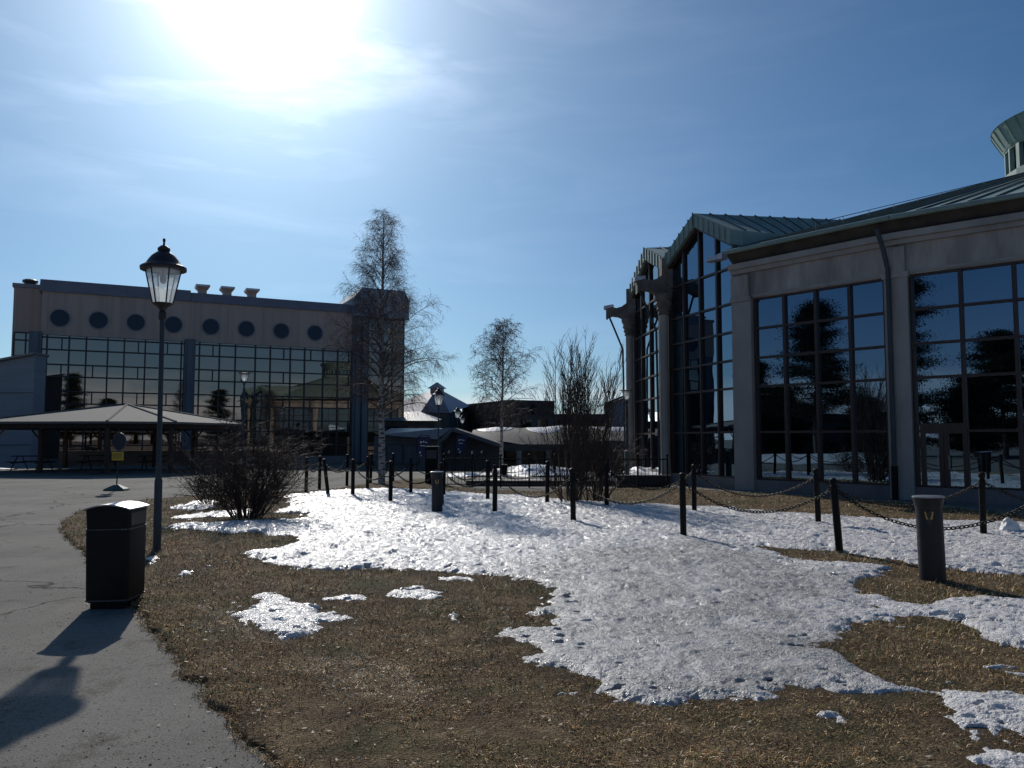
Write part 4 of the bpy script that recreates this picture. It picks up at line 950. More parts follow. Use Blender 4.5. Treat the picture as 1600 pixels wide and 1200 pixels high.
# grey gabled house
D = 86.0; o_ = at(975, 700, D); gh = empty('gabled_house', (o_.x, o_.y, -2.6), 0, 'blue grey gabled house half hidden by the glass hall', 'building')
wa = loc(gh, at(957, 660, D)); zt1 = loc(gh, at(957, 630, D))[2]; pkx = loc(gh, at(1010, 605, D)); q = MB()
q.add([(wa[0], 0, 0), (pkx[0]+4, 0, 0), (pkx[0]+4, 0, zt1), (pkx[0], 0, pkx[2]-.2), (wa[0], 0, zt1+.1), (wa[0], 8, 0), (pkx[0]+4, 8, 0), (pkx[0]+4, 8, zt1), (pkx[0], 8, pkx[2]-.2), (wa[0], 8, zt1+.1)], [(0, 1, 2, 3, 4), (0, 4, 9, 5), (1, 6, 7, 2), (9, 8, 7, 6, 5)]); q.build('wall', M['housewall'], gh)
q = MB(); l0 = loc(gh, at(946, 631, D)); q.hexa([(l0[0], -.8, l0[2]-.1), (pkx[0], -.8, pkx[2]-.1), (pkx[0], 8.5, pkx[2]-.1), (l0[0], 8.5, l0[2]-.1), (l0[0], -.8, l0[2]+.12), (pkx[0], -.8, pkx[2]+.12), (pkx[0], 8.5, pkx[2]+.12), (l0[0], 8.5, l0[2]+.12)])
q.hexa([(pkx[0]+.01, -.8, pkx[2]-.1), (pkx[0]+5, -.8, l0[2]-.1), (pkx[0]+5, 8.5, l0[2]-.1), (pkx[0]+.01, 8.5, pkx[2]-.1), (pkx[0]+.01, -.8, pkx[2]+.12), (pkx[0]+5, -.8, l0[2]+.12), (pkx[0]+5, 8.5, l0[2]+.12), (pkx[0]+.01, 8.5, pkx[2]+.12)])
q.build('roof', M['darkwall'], gh)
q = MB(); q.tube([(l0[0]+.4, -.3, l0[2]-.05), (l0[0]+.5, -.3, l0[2]-.6), (wa[0]-.1, -.12, l0[2]-1.1), (wa[0]-.1, -.12, 0)], .09, 6); q.build('downpipe', M['roofmetal'], gh)

# low walls, boxes by the hall corner
def simplebox(name, label, cat, px0, px1, pyt, pyb, dep, m, bev=.01, group=None):
    a = g(px0, pyb); b = g(px1, pyb); D_ = a.y; zt = at(px0, pyt, D_).z
    o = empty(name, ((a.x+b.x)/2, D_, 0), 0, label, cat, group); w_ = (b.x-a.x)/2
    return o, w_, zt, dep
o, w_, zt, dp_ = simplebox('low_wall', 'low dark brick wall by the left corner of the glass hall', 'wall', 964, 1048, 745, 762, .4, None)
q = MB(); q.box(-w_, w_, 0, .35, 0, zt); q.build('wall_body', M['darkerwall'], o, bevel=.01)
q = MB(); q.box(-w_-.03, w_+.03, -.03, .38, zt+.001, zt+.05); q.build('coping', M['darkframe'], o)
for (px0, px1, pyt, pyb, lab) in ((959, 969, 703, 752, 'green utility post left of the V shaped lamp, behind the railing'), (977, 984, 703, 757, 'green utility post beside the corner column of the glass hall')):
    o, w_, zt, dp_ = simplebox('utility_post', lab, 'utility post', px0, px1, pyt, pyb, .3, None, group=None)
    q = MB(); q.box(-w_, w_, 0, 2*w_, 0, zt-.08); q.build('housing', M['greenbox'], o, bevel=.01)
    q = MB(); q.lathe([(w_*1.15, zt-.079), (w_*1.15, zt-.03), (w_*.4, zt)], 12, (0, w_)); q.build('cap', M['bolcap'], o)
o, w_, zt, dp_ = simplebox('utility_box', 'low green box lying in the snow bank by the glass hall', 'utility box', 984, 1016, 727, 742, .6, None)
q = MB(); q.box(-w_, w_, 0, .6, 0, zt-.04); q.build('housing', M['greenbox'], o, bevel=.02)
q = MB(); q.box(-w_-.03, w_+.03, -.03, .63, zt-.039, zt+.02); q.build('lid', M['greenbox'], o)
o, w_, zt, dp_ = simplebox('kerb_bed', 'low dark edged flower bed behind the railing', 'flower bed', 728, 962, 752, 759, 1.0, None)
q = MB(); q.box(-w_, w_, 0, .12, 0, .17); q.build('kerb', M['darkerwall'], o)
q = MB(); q.box(-w_+.05, w_-.05, .121, 1.6, 0, .12); q.build('soil', M['bark'], o)
# dark planter and notice post
o, w_, zt, dp_ = simplebox('info_pillar', 'tall black information pillar behind the chain posts left of the far bollard', 'information pillar', 664, 684, 699, 757, .3, None)
q = MB(); q.box(-w_, w_, 0, .3, 0, zt); q.build('pillar_body', M['blackmetal'], o, bevel=.015)
q = MB(); q.box(-w_*.8, w_*.8, -.02, -.001, zt-.4, zt-.1); q.build('notice_panel', M['darkwall'], o)
q = MB(); q.box(-w_-.03, w_+.03, -.04, .33, zt+.001, zt+.04); q.build('cap', M['darkframe'], o)
o, w_, zt, dp_ = simplebox('planter', 'dark square planter at the foot of the second birch', 'planter', 781, 793, 727, 744, .5, None)
q = MB(); q.loft([[(-w_*.8, 0, 0), (w_*.8, 0, 0), (w_*.8, .5, 0), (-w_*.8, .5, 0)], [(-w_, -.05, zt), (w_, -.05, zt), (w_, .55, zt), (-w_, .55, zt)]]); q.build('tub', M['blackmetal'], o)
q = MB(); q.box(-w_*.85, w_*.85, .02, .48, zt-.03, zt+.03); q.build('soil', M['bark'], o)
# blue banners
for (px, py, D_, lab) in ((663, 682, 50, 'blue banner with white marks standing left of the black pillar'), (722, 680, 57, 'blue banner hanging beside the pair of street lamps')):
    b = at(px, py, D_); o = empty('banner', (b.x, D_, 0), 0, lab, 'banner')
    q = MB(); q.tube([(-.45, 0, -1), (-.45, 0, b.z-.2), (-.2, 0, b.z+.1), (.35, 0, b.z+.05)], .02, 5); q.build('pole', M['blackmetal'], o)
    q = MB(); V = []; n_ = 8
    for k in range(n_+1):
        t = k/n_; z = b.z-(t*1.35); x0 = -.43; x1_ = .4-.5*t**1.6; y = .06*math.sin(t*6)
        V += [(x0, y, z), ((x0+x1_)/2, y+.04, z-.02), (x1_, y, z+.02*math.sin(5*t)), ((x0+x1_)/2, y+.05, z-.02)]
    q.loft([V[4*k:4*k+4] for k in range(n_+1)]); q.build('cloth', M['navy'], o)
    q = MB()
    for (x, z, w2, h2) in ((-.25, .3, .1, .12), (-.08, .28, .09, .09), (.06, .33, .12, .07), (-.25, .55, .3, .05), (-.3, .95, .1, .1), (-.22, 1.15, .06, .08)): q.box(x, x+w2, -.06, -.05, b.z-z-h2, b.z-z)
    q.build('lettering', M['white'], o)

# ================================================================== railing
def railing(p0, p1, label, h=.92, npan=4):
    p0, p1 = Vector(p0), Vector(p1); Lr = (p1-p0).length; a = math.atan2(p1.y-p0.y, p1.x-p0.x)
    o = empty('railing', p0, a, label, 'railing')
    for k in range(npan+1):
        x = Lr*k/npan; q = MB(); q.box(x-.025, x+.025, -.025, .025, 0, h+.06); q.lathe([(.02, h+.06), (.045, h+.1), (.03, h+.145), (.004, h+.16)], 8, (x, 0)); q.build('railing_post', M['blackmetal'], o)
    for k in range(npan):
        x0, x1_ = Lr*k/npan, Lr*(k+1)/npan; q = MB(); q.box(x0+.026, x1_-.026, -.015, .015, h-.04, h); q.box(x0+.026, x1_-.026, -.013, .013, .08, .11)
        nb = max(3, int((x1_-x0)/.12))
        for j in range(1, nb): xx = x0+(x1_-x0)*j/nb; q.box(xx-.007, xx+.007, -.007, .007, .111, h-.041)
        q.build('bar_panel', M['blackmetal'], o)
    return o
railing(g(694, 761), g(827, 762), 'black iron railing left of the multi stem trees, behind the chains', .98, 3)
railing(g(827, 762), g(950, 764), 'black iron railing behind the multi stem trees', .98, 3)
railing(g(950, 764), g(1043, 763), 'black iron railing ending at the glass hall corner', .98, 2)
# cycle stands with curled tops
cs = []
for k, px in enumerate((690, 707, 726, 741)):
    b = g(px, 752); o = empty('cycle_stand', b, 0, ['curled black cycle stand, leftmost of the row behind the railing', 'curled black cycle stand, second from the left of the row behind the railing', 'curled black cycle stand, third from the left of the row behind the railing', 'curled black cycle stand, rightmost of the row behind the railing'][k], 'cycle stand', 'curled cycle stands behind the railing')
    q = MB(); q.tube([(0, 0, 0), (0, 0, .65), (.04, 0, .8), (.13, 0, .92), (.22, 0, 1.03), (.27, 0, 1.12)], .022, 6); q.build('stand_tube', M['blackmetal'], o, smooth=True)
    q = MB(); q.tube([(.255, 0, 1.08), (.29, 0, 1.17)], .035, 6); q.build('stand_knob', M['bolcap'], o)

# ================================================================== chain posts
PH = 1.07
def post_proto():
    o = empty('chain_post', (0, 0, 0))
    q = MB(); q.lathe([(.052, -.05), (.052, PH-.13), (.050, PH-.12), (.040, PH-.105), (.040, PH-.09), (.052, PH-.085), (.056, PH-.05), (.048, PH-.02), (.025, PH-.003), (.003, PH)], 14)
    q.build('shaft', M['blackmetal'], o, smooth=True)
    for sg in (-1, 1):
        q = MB(); q.tube([(sg*.045, 0, PH-.14), (sg*.075, 0, PH-.13), (sg*.085, 0, PH-.15), (sg*.075, 0, PH-.17), (sg*.045, 0, PH-.165)], .007, 5); q.build('chain_eye', M['blackmetal'], o)
    return o
ordw = ['first', 'second', 'third', 'fourth', 'fifth', 'sixth', 'seventh', 'eighth', 'ninth', 'tenth', 'eleventh', 'twelfth']
rowA = [(6.35, 9.65)]+[tuple(g(x, y))[:2] for x, y in ((1312, 866), (1068, 843), (896, 821), (773, 806), (690, 796), (610, 788), (551, 780), (513, 777))]
rowB = [(10.3, 11.5)]+[tuple(g(x, y))[:2] for x, y in ((1537, 841), (1279, 824), (1085, 804), (948, 794), (855, 789), (762, 785), (693, 778), (642, 773), (574, 767), (499, 765), (478, 771))]
rowC = [tuple(g(x, y))[:2] for x, y in ((614, 753), (579, 755), (542, 758))]
proto = post_proto(); first = True; allposts = {}
for rn, row, desc in (('A', rowA, 'front row'), ('B', rowB, 'back row'), ('C', rowC, 'short far row by the big birch')):
    for k, (x, y) in enumerate(row):
        o = proto if first else copy_tree(proto); first = False
        o.location = (x, y, 0.02); o.rotation_euler = (R(random.uniform(-1, 1)), R(random.uniform(-1.2, 1.2)), random.uniform(0, 3))
        lab = 'black chain post, %s from the right in the %s' % (ordw[k], desc)
        if rn == 'A' and k == 1: o.rotation_euler = (0, R(-3.6), 0); lab = 'black chain post leaning slightly left, nearest the large bollard, on bare turf'
        if rn == 'A' and k == 2: lab = 'tall looking black chain post in the snow, front row, centre right of the photo'
        if rn == 'A' and k == 8: o.rotation_euler = (0, R(-7.5), 0); lab = 'black chain post leaning clearly to the left at the left end of the front row'
        if rn == 'B' and k == 11: lab = 'leftmost black chain post, standing next to the dark bush'
        if k == 0 and rn != 'C': lab = 'black chain post out of view at the right end of the %s' % desc
        tag(o, lab, 'chain post', 'black posts carrying the chains')
        rot = o.rotation_euler.to_matrix(); allposts[(rn, k)] = Vector(o.location)+rot @ Vector((0, 0, PH-.155))
def link_pts():
    pts = []; a, b = .026, .018
    for k in range(10):
        t = 2*math.pi*k/10; c, s = math.cos(t), math.sin(t); pts.append(Vector((a*abs(c)**.75*(1 if c > 0 else -1)*1.35, b*s*1.15, 0)))
    return pts
LP = link_pts()
def chain(pa, pb, sag, label):
    n = 60; P = []
    for k in range(n+1):
        t = k/n; p = pa.lerp(pb, t); p.z -= 4*sag*t*(1-t); P.append(p)
    cum = [0]
    for k in range(n): cum.append(cum[-1]+(P[k+1]-P[k]).length)
    tot = cum[-1]; pitch = .052; nl = int(tot/pitch); q = MB(); o = pa.copy()
    def pos(s):
        for k in range(n):
            if cum[k+1] >= s: return P[k].lerp(P[k+1], (s-cum[k])/(cum[k+1]-cum[k]))
        return P[-1]
    wr_ = .0075
    for k in range(nl):
        s = (k+.5)*tot/nl; c = pos(s); d = (pos(min(tot, s+.01))-pos(max(0, s-.01))).normalized()
        side = d.cross(Vector((0, 0, 1))).normalized(); up = side.cross(d); an = R(45)+(math.pi/2 if k % 2 else 0)+random.uniform(-.25, .25)
        v = side*math.cos(an)+up*math.sin(an); w2 = d.cross(v); ctr = [c+d*p.x+v*p.y for p in LP]; m_ = len(ctr); rings = []
        for i in range(m_):
            tg = (ctr[(i+1) % m_]-ctr[i-1]).normalized(); nn = w2; bb = tg.cross(nn)
            rings.append([tuple(ctr[i]+wr_*(math.cos(R(45+90*j))*nn+math.sin(R(45+90*j))*bb)-o) for j in range(4)])
        base_ = len(q.v)
        for r_ in rings: q.v += r_
        for i in range(m_):
            for j in range(4): q.f.append((base_+i*4+j, base_+((i+1) % m_)*4+j, base_+((i+1) % m_)*4+(j+1) % 4, base_+i*4+(j+1) % 4))
    ob = q.build('chain', M['chainmetal'], None, smooth=False); ob.location = o
    me = ob.data; me.polygons.foreach_set('use_smooth', [True]*len(me.polygons))
    tag(ob, label, 'chain', 'chains hanging between the posts')
for rn, cnt, desc in (('A', 8, 'front row'), ('B', 11, 'back row'), ('C', 2, 'far row by the birch')):
    for k in range(cnt):
        pa, pb = allposts[(rn, k)], allposts[(rn, k+1)]; d = (pb-pa).length
        chain(pa, pb, min(.46, .17*d+.03)*random.uniform(.9, 1.06), 'sagging chain between %s and %s posts from right, %s' % (ordw[k], ordw[k+1], desc))
chain(allposts[('C', 2)], allposts[('B', 10)], .38, 'sagging black chain joining the far row to the back row beside the dark bush')

# ================================================================== bollard lights
def bollard(b, h, r, label, lean=0, group='grey bollard lights'):
    o = empty('bollard_light', b, 0, label, 'bollard light', group); o.rotation_euler = (0, R(lean), math.atan2(-b.x, b.y)*-1*-1)
    q = MB(); n = 28; rings = []
    for z, rr_ in ((-.05, r), (h-.02, r)): rings.append([(rr_*math.cos(2*math.pi*k/n), rr_*math.sin(2*math.pi*k/n), z) for k in range(n)])
    # front top is cut away in a shallow V with thin flared lip
    q.loft(rings); q.build('shaft', M['bolmetal'], o, smooth=True)
    q = MB(); q.lathe([(r+.001, h-.14), (r+.022, h-.012), (r+.024, h-.01)], n); q.build('flared_collar', M['bolmetal'], o, smooth=True)
    q = MB(); q.lathe([(r+.03, h-.009), (r+.032, h+.002), (r+.02, h+.008)], n); q.build('cap', M['bolcap'], o, smooth=True)
    # recessed tapering lamp niche with its two gold reflector blades
    q = MB(); fr_ = -(r+.004)
    def onc(x, z, e=.003): return (x, -math.sqrt(max((r+e)**2-x*x, 0)), z)
    zt_, wv_ = h-.16, r*.36
    q.add([onc(-wv_, zt_), onc(0, zt_), onc(wv_, zt_), onc(wv_*.45, zt_-.12), onc(0, zt_-.17), onc(-wv_*.45, zt_-.12)], [(1, 0, 5, 4), (2, 1, 4, 3)]); q.build('lamp_niche', M['darkframe'], o)
    q = MB()
    for sg in (-1, 1):
        q.add([onc(sg*wv_*.95, zt_-.003, .008), onc(sg*wv_*.62, zt_-.003, .008), onc(sg*wv_*.40, zt_-.055, .008), onc(sg*wv_*.14, zt_-.085, .008), onc(sg*wv_*.62, zt_-.09, .008)], [(0, 1, 2, 3, 4) if sg < 0 else (4, 3, 2, 1, 0)])
    q.build('reflector', M['gold'], o)
    return o
b = g(1458, 912); bollard(b, .985, .140, 'large dark grey bollard light with gold V shaped reflector, on bare turf at right', -1.2)
b = g(683, 805); bollard(b, .93, .118, 'smaller dark grey bollard light standing in the snow beside the street lamp line', -.6)

# ================================================================== litter bin
b = g(183, 950); bn = empty('litter_bin', (b.x-.115, b.y+.20, -.01), R(2.5), 'dark square litter bin with domed pale metal lid on the edge of the drive', 'litter bin'); bn.rotation_euler = (R(0), R(-.9), R(2.5))
W2, D2 = .205, .22
def rrect(w, d, r, z, n=5):
    pts = []
    for cx, cy, a in ((w-r, -d+r, -90), (w-r, d-r, 0), (-w+r, d-r, 90), (-w+r, -d+r, 180)):
        for k in range(n+1): t = R(a+90*k/n); pts.append((cx+r*math.cos(t), cy+r*math.sin(t), z))
    return pts
q = MB(); q.loft([rrect(W2-.012, D2-.012, .045, .06), rrect(W2, D2, .045, .09), rrect(W2+.008, D2+.004, .045, .76)]); q.build('body', M['binbody'], bn, smooth=True)
q = MB(); q.loft([rrect(W2-.03, D2-.03, .04, 0), rrect(W2-.03, D2-.03, .04, .059)]); q.build('foot', M['blackmetal'], bn)
q = MB(); q.loft([rrect(W2+.012, D2+.008, .045, .762), rrect(W2+.012, D2+.008, .045, .775)]); q.build('trim_band', M['bintrim'], bn)
q = MB(); q.loft([rrect(W2+.006, D2+.006, .045, .075), rrect(W2+.006, D2+.006, .045, .09)]); q.build('trim_band', M['bintrim'], bn)
q = MB(); q.loft([rrect(W2+.004, D2, .045, .776), rrect(W2+.012, D2+.008, .05, .96)]); q.build('hood', M['binbody'], bn, smooth=True)
for sg in (-1, 1):
    q = MB(); q.box(sg*(W2+.005)-.006, sg*(W2+.005)+.006, -D2+.05, D2-.05, .80, .92); q.build('side_opening', M['darkframe'], bn)
q = MB(); rings = []
nn = 14
xs_ = [-(W2+.022)+2*(W2+.022)*k/nn for k in range(nn+1)]
top_ = [(x, .968+.045*(1-(x/(W2+.022))**2)) for x in xs_]
V = []; 
for (x, z) in top_: V += [(x, -D2-.02, z-.012), (x, -D2-.022, z), (x, D2+.02, z), (x, D2+.018, z-.012)]
q.loft([V[4*k:4*k+4] for k in range(nn+1)]); q.build('lid', M['binlid'], bn, smooth=True)
q = MB()
for dx_ in (-.02, .012): q.tube([(W2-.03+dx_, -D2-.012, .768), (W2-.03+dx_, -D2-.02, .768)], .006, 8)
q.build('lock_rivet', M['bolcap'], bn)
q = MB(); V = []
for (x, z) in [(-W2, .962)]+[(x*.99, z-.014) for x, z in top_]+[(W2, .962)]: V.append((x, -D2+.0, z))
n_ = len(V); q.add(V+[(x, D2-.0, z) for x, y, z in V], [tuple(range(n_)), tuple(range(2*n_-1, n_-1, -1))]); q.build('lid_end', M['binbody'], bn)

# ================================================================== street lamps
def lantern_lamp(b, label, lean=(0, 0), zb=0.0, big=True, group='lantern street lamps'):
    o = empty('street_lamp', (b.x, b.y, zb), R(18), label, 'street lamp', group); o.rotation_euler = (R(lean[1]), R(lean[0]), R(12))
    q = MB(); q.lathe([(.075, 0), (.075, .04), (.056, .06), (.056, 1.03), (.038, 1.09), (.034, 3.42)], 14); q.build('pole', M['greypole'], o, smooth=True)
    q = MB(); q.lathe([(.034, 3.40), (.055, 3.42), (.055, 3.52), (.04, 3.55), (.07, 3.60), (.145, 3.645), (.15, 3.66)], 12); q.build('lantern_base', M['lampcap'], o)
    ns = 6; zb_, zt_, rb, rt = 3.66, 4.17, .145, .255
    q = MB(); q.lathe([(rb-.012, zb_), (rt-.012, zt_)], ns, cap=False); q.build('lantern_glass', M['lampglass'], o)
    q = MB()
    for k in range(ns):
        a = 2*math.pi*k/ns; q.tube([(rb*math.cos(a), rb*math.sin(a), zb_), (rt*math.cos(a), rt*math.sin(a), zt_)], .011, 5)
    q.build('lantern_frame', M['lampcap'], o)
    q = MB(); q.lathe([(.255, 4.165), (.325, 4.155), (.33, 4.175), (.325, 4.205), (.25, 4.25), (.22, 4.30), (.17, 4.37), (.105, 4.425), (.075, 4.44), (.09, 4.46), (.088, 4.49), (.05, 4.525), (.018, 4.54), (.014, 4.585), (.022, 4.60), (.02, 4.63), (.004, 4.645)], 18)
    q.build('lantern_cap', M['lampcap'], o, smooth=True)
    q = MB(); q.lathe([(.03, 4.16), (.03, 4.12), (.04, 4.09), (.05, 4.03), (.045, 3.98), (.02, 3.955)], 12); q.build('bulb', M['white'], o, smooth=True)
    q = MB(); q.lathe([(.2, 4.162), (.2, 4.15)], 12); q.build('reflector', M['white'], o)
    return o
b = g(245, 862); lantern_lamp(b, 'tall lantern street lamp with domed brown cap beside the litter bin', (-.35, 0))
for (px, py, D_, lab) in ((685.5, 603, 41.5, 'lantern street lamp behind the black information pillar, in front of the pyramid roof'), (715, 634, 66, 'distant lantern street lamp, left one of the close pair right of the pyramid roof'), (722.5, 647, 88, 'distant lantern street lamp, right one of the close pair right of the pyramid roof'), (733, 657, 110, 'faintest lantern street lamp against the dark block')):
    v = at(px, py, D_); lantern_lamp(v, lab, (0, 0), v.z-4.645)
def v_lamp(px, py, D_, h, label):
    v = at(px, py, D_); o = empty('cone_lamp', (v.x, v.y, v.z-h), 0, label, 'street lamp', 'flat topped cone lamps')
    q = MB(); q.lathe([(.06, 0), (.06, h-.75), (.035, h-.7), (.035, h-.45)], 10); q.build('pole', M['greypole'], o, smooth=True)
    q = MB()
    for k in range(4):
        a = R(45+90*k); q.tube([(.035*math.cos(a), .035*math.sin(a), h-.62), (.25*math.cos(a), .25*math.sin(a), h-.03)], .012, 4)
    q.build('cone_arm', M['darkframe'], o)
    q = MB(); q.lathe([(.09, h-.40), (.2, h-.05)], 14, cap=False); q.build('cone_glass', M['lampglass'], o, smooth=True)
    q = MB(); q.lathe([(.31, h-.03), (.32, h-.02), (.1, h)], 18); q.build('top_plate', M['darkframe'], o)
v_lamp(382, 582, 38, 4.7, 'flat topped cone lamp standing behind the dark bush')
v_lamp(979, 609, 34.0, 3.75, 'flat topped cone lamp beside the corner column of the glass hall')
v_lamp(912, 640, 72, 4.5, 'far flat topped cone lamp seen through the multi stem trees')

# ================================================================== portable round sign
b = g(182, 766); sg_ = empty('round_sign', b, R(4), 'portable round dark blue sign with yellow plate on a rubber foot in the drive', 'sign')
q = MB(); q.loft([[(-.33, -.25, 0), (.33, -.25, 0), (.33, .25, 0), (-.33, .25, 0)], [(-.3, -.22, .05), (.3, -.22, .05), (.3, .22, .05), (-.3, .22, .05)], [(-.06, -.05, .18), (.06, -.05, .18), (.06, .05, .18), (-.06, .05, .18)]]); q.build('foot', M['greenbox'], sg_)
zs_ = at(185, 690, b.y).z; q = MB(); q.tube([(0, 0, .15), (.03, 0, zs_+.15)], .022, 8); q.build('pole', M['darkframe'], sg_)
n = 26; q = MB(); q.loft([[(.06+.20*math.cos(2*math.pi*k/n), yy, zs_+.27*math.sin(2*math.pi*k/n)) for k in range(n)] for yy in (-.045, -.03)]); q.build('disc', M['signblue'], sg_)
q = MB(); rg_ = []
for r_, y_ in ((1.0, -.025), (1.0, -.055), (1.07, -.055), (1.07, -.025)): rg_.append([(.06+.20*r_*math.cos(2*math.pi*k/n), y_, zs_+.27*r_*math.sin(2*math.pi*k/n)) for k in range(n)])
q.loft(rg_, cap=False); q.build('disc_rim', M['pilmetal'], sg_)
q = MB(); q.box(-.16, .20, -.05, -.03, zs_-.60, zs_-.33); q.build('yellow_plate', M['yellow'], sg_)
q = MB()
for r_ in range(3):
    x = -.12
    while x < .13: w2 = random.uniform(.02, .05); q.box(x, x+w2, -.053, -.051, zs_-.41-r_*.06, zs_-.385-r_*.06); x += w2+.012
q.build('plate_lettering', M['darkframe'], sg_)

# ================================================================== bare trees
class Segs:
    def __init__(s): s.a = []
    def add(s, p, q, r0, r1): s.a.append((p[0], p[1], p[2], q[0], q[1], q[2], r0, r1))
    def build(s, name, m, parent, sides=3):
        A_ = np.array(s.a); p = A_[:, :3]; q = A_[:, 3:6]; r0, r1 = A_[:, 6], A_[:, 7]; d = q-p; d /= np.linalg.norm(d, axis=1, keepdims=True)+1e-9
        h = np.where(np.abs(d[:, 2:3]) > .9, np.array([[1., 0, 0]]), np.array([[0, 0, 1.]])); a = np.cross(d, h); a /= np.linalg.norm(a, axis=1, keepdims=True); b = np.cross(d, a)
        n = len(A_); V = np.zeros((n, 2*sides, 3))
        for k in range(sides):
            t = 2*math.pi*k/sides; o = math.cos(t)*a+math.sin(t)*b; V[:, k] = p+o*r0[:, None]; V[:, sides+k] = q+o*r1[:, None]
        bs = (np.arange(n)*2*sides)[:, None]; fs = [bs+np.array([[k, (k+1) % sides, (k+1) % sides+sides, k+sides]]) for k in range(sides)]
        f = np.concatenate(fs, 1).ravel(); return rawmesh(name, V.reshape(-1, 3), f, np.full(n*sides, 4), m, parent)
def rvec(rn): return Vector((rn.uniform(-1, 1), rn.uniform(-1, 1), rn.uniform(-1, 1)))
def grow(S, rn, p, d, L, r, nseg, droop=0, wob=.12, rend=.3):
    pts = [p.copy()]; sl_ = L/nseg
    for k in range(nseg):
        d = (d+rvec(rn)*wob+Vector((0, 0, -droop*(k+1)/nseg))).normalized(); q = p+d*sl_
        ra = r*(1-(1-rend)*k/nseg); rb = r*(1-(1-rend)*(k+1)/nseg); S.add(p, q, ra, rb); p = q; pts.append(p.copy())
    return pts, d
def along(pts, t):
    k = t*(len(pts)-1); i = min(int(k), len(pts)-2); return pts[i].lerp(pts[i+1], k-i), (pts[i+1]-pts[i]).normalized()
def birch(b, H, rb, seed, zlow, prof, label, zb=0, nb=60, tw=.0042, dens=1.0, forks=1):
    rn = random.Random(seed); o = empty('birch_tree', (b.x, b.y, zb), 0, label, 'tree')
    T = Segs(); Bn = Segs(); Tw = Segs()
    tp = [Vector((0, 0, -.1))]; n = 26
    for k in range(1, n+1):
        t = k/n; tp.append(Vector((.05*math.sin(3*t+seed)+rn.uniform(-.012, .012), .05*math.sin(2.2*t+1), H*t)))
    for k in range(n): T.add(tp[k], tp[k+1], rb*(1-k/n)**.85+.008, rb*(1-(k+1)/n)**.85+.008)
    for i in range(nb):
        t = (i+rn.random())/nb; z = zlow+(H*.985-zlow)*t; p, _ = along(tp, z/H)
        az = i*2.399+rn.uniform(-.5, .5); rad = prof(z/H, az)*rn.uniform(.65, 1.1)
        up = .75+.9*t; d = Vector((math.cos(az), math.sin(az), up)).normalized(); Lb = rad*math.sqrt(1+up*up)*.92+.1; r_ = max(.006, rb*.30*(1-z/H)+.005)
        pts, de = grow(Bn, rn, p, d, Lb, r_, 9, .05+.14*(1-t), .10, .25)
        ns = int((6+9*Lb)*dens)
        for j in range(ns):
            tt = .22+.78*(j+rn.random())/ns; q, dq = along(pts, min(tt, .999)); side = dq.cross(rvec(rn)).normalized(); d2 = (dq*.7+side*.9+Vector((0, 0, .15))).normalized(); L2 = (.25+.45*Lb*(1-tt*.6))*rn.uniform(.5, 1.05)
            p2, _ = grow(Tw, rn, q, d2, L2, tw*1.5, 5, .28, .16, .5)
            nt_ = int((2+9*L2)*dens)
            for m_ in range(nt_):
                t3 = .2+.8*rn.random(); q3_, d3 = along(p2, min(t3, .999)); s3 = d3.cross(rvec(rn)).normalized(); d4 = (d3*.7+s3*.8).normalized()
                grow(Tw, rn, q3_, d4, rn.uniform(.10, .36), tw, 4, .55, .2, .5)
    T.build('trunk', M['birchbark'], o, 9); Bn.build('limbs', M['birchtwig'], o, 4); Tw.build('twigs', M['birchtwig'], o, 3)
    return o
b = g(596, 757)
def pr1(t, az):     # wide and lopsided: long arms to the right at mid height
    base_ = 2.55*max(.04, (1-t))**.8*(1-.35*math.exp(-((t-.2)/.1)**2)); right = max(0, math.cos(az)); return base_*(1+.22*right*math.exp(-((t-.42)/.16)**2))
birch(b, 9.85, .125, 3, 2.3, pr1, 'tall birch with pale trunk in front of the office tower', 0, 84, .0031, 1.3)
v = at(785, 510, 44); 
def pr2(t, az): return 1.6*max(.05, math.sin(math.pi*min(1, (t-.12)/.88))**.6)*(1.0 if t < .8 else .75)
birch(Vector((v.x, v.y, 0)), v.z+.25, .10, 11, 2.2, pr2, 'smaller drooping birch left of the multi stem trees', -.2, 54, .006, .95)

def shrubtree(b, seed, stems, label, name='multi_stem_tree', tw=.0045, cat='tree', rstem=.022, spread=.35, sub=12, up=1.1, zb=0, twigs=5, droop=0.0):
    rn = random.Random(seed); o = empty(name, (b.x, b.y, zb), 0, label, cat); B_ = Segs(); Tw = Segs()
    for (H, az, sp) in stems(rn):
        p = Vector((math.cos(az)*.14*rn.random()*2, math.sin(az)*.14*rn.random()*2, -.05)); d = Vector((math.cos(az)*sp, math.sin(az)*sp, 1)).normalized()
        pts, _ = grow(B_, rn, p, d, H, rstem*(.5+.5*H/3), 12, -.03+droop, .05, .22)
        for j in range(int(sub*H/2.5)):
            t = .12+.88*rn.random(); q, dq = along(pts, min(t, .999)); s_ = dq.cross(rvec(rn)).normalized(); d2 = (dq*up+s_*.8).normalized(); L2 = H*(.16+.26*(1-t))*rn.uniform(.6, 1.2)
            p2, _ = grow(Tw, rn, q, d2, L2, tw*1.7, 5, -.05+droop*1.5, .10, .5)
            for m_ in range(twigs):
                q3_, d3 = along(p2, .15+.84*rn.random()); s3 = d3.cross(rvec(rn)).normalized(); grow(Tw, rn, q3_, (d3*up+s3*.75).normalized(), L2*rn.uniform(.25, .55), tw, 3, droop, .12, .5)
    B_.build('stems', M['bark'], o, 5); Tw.build('twigs', M['twig'], o, 3); return o
b = g(893, 787)
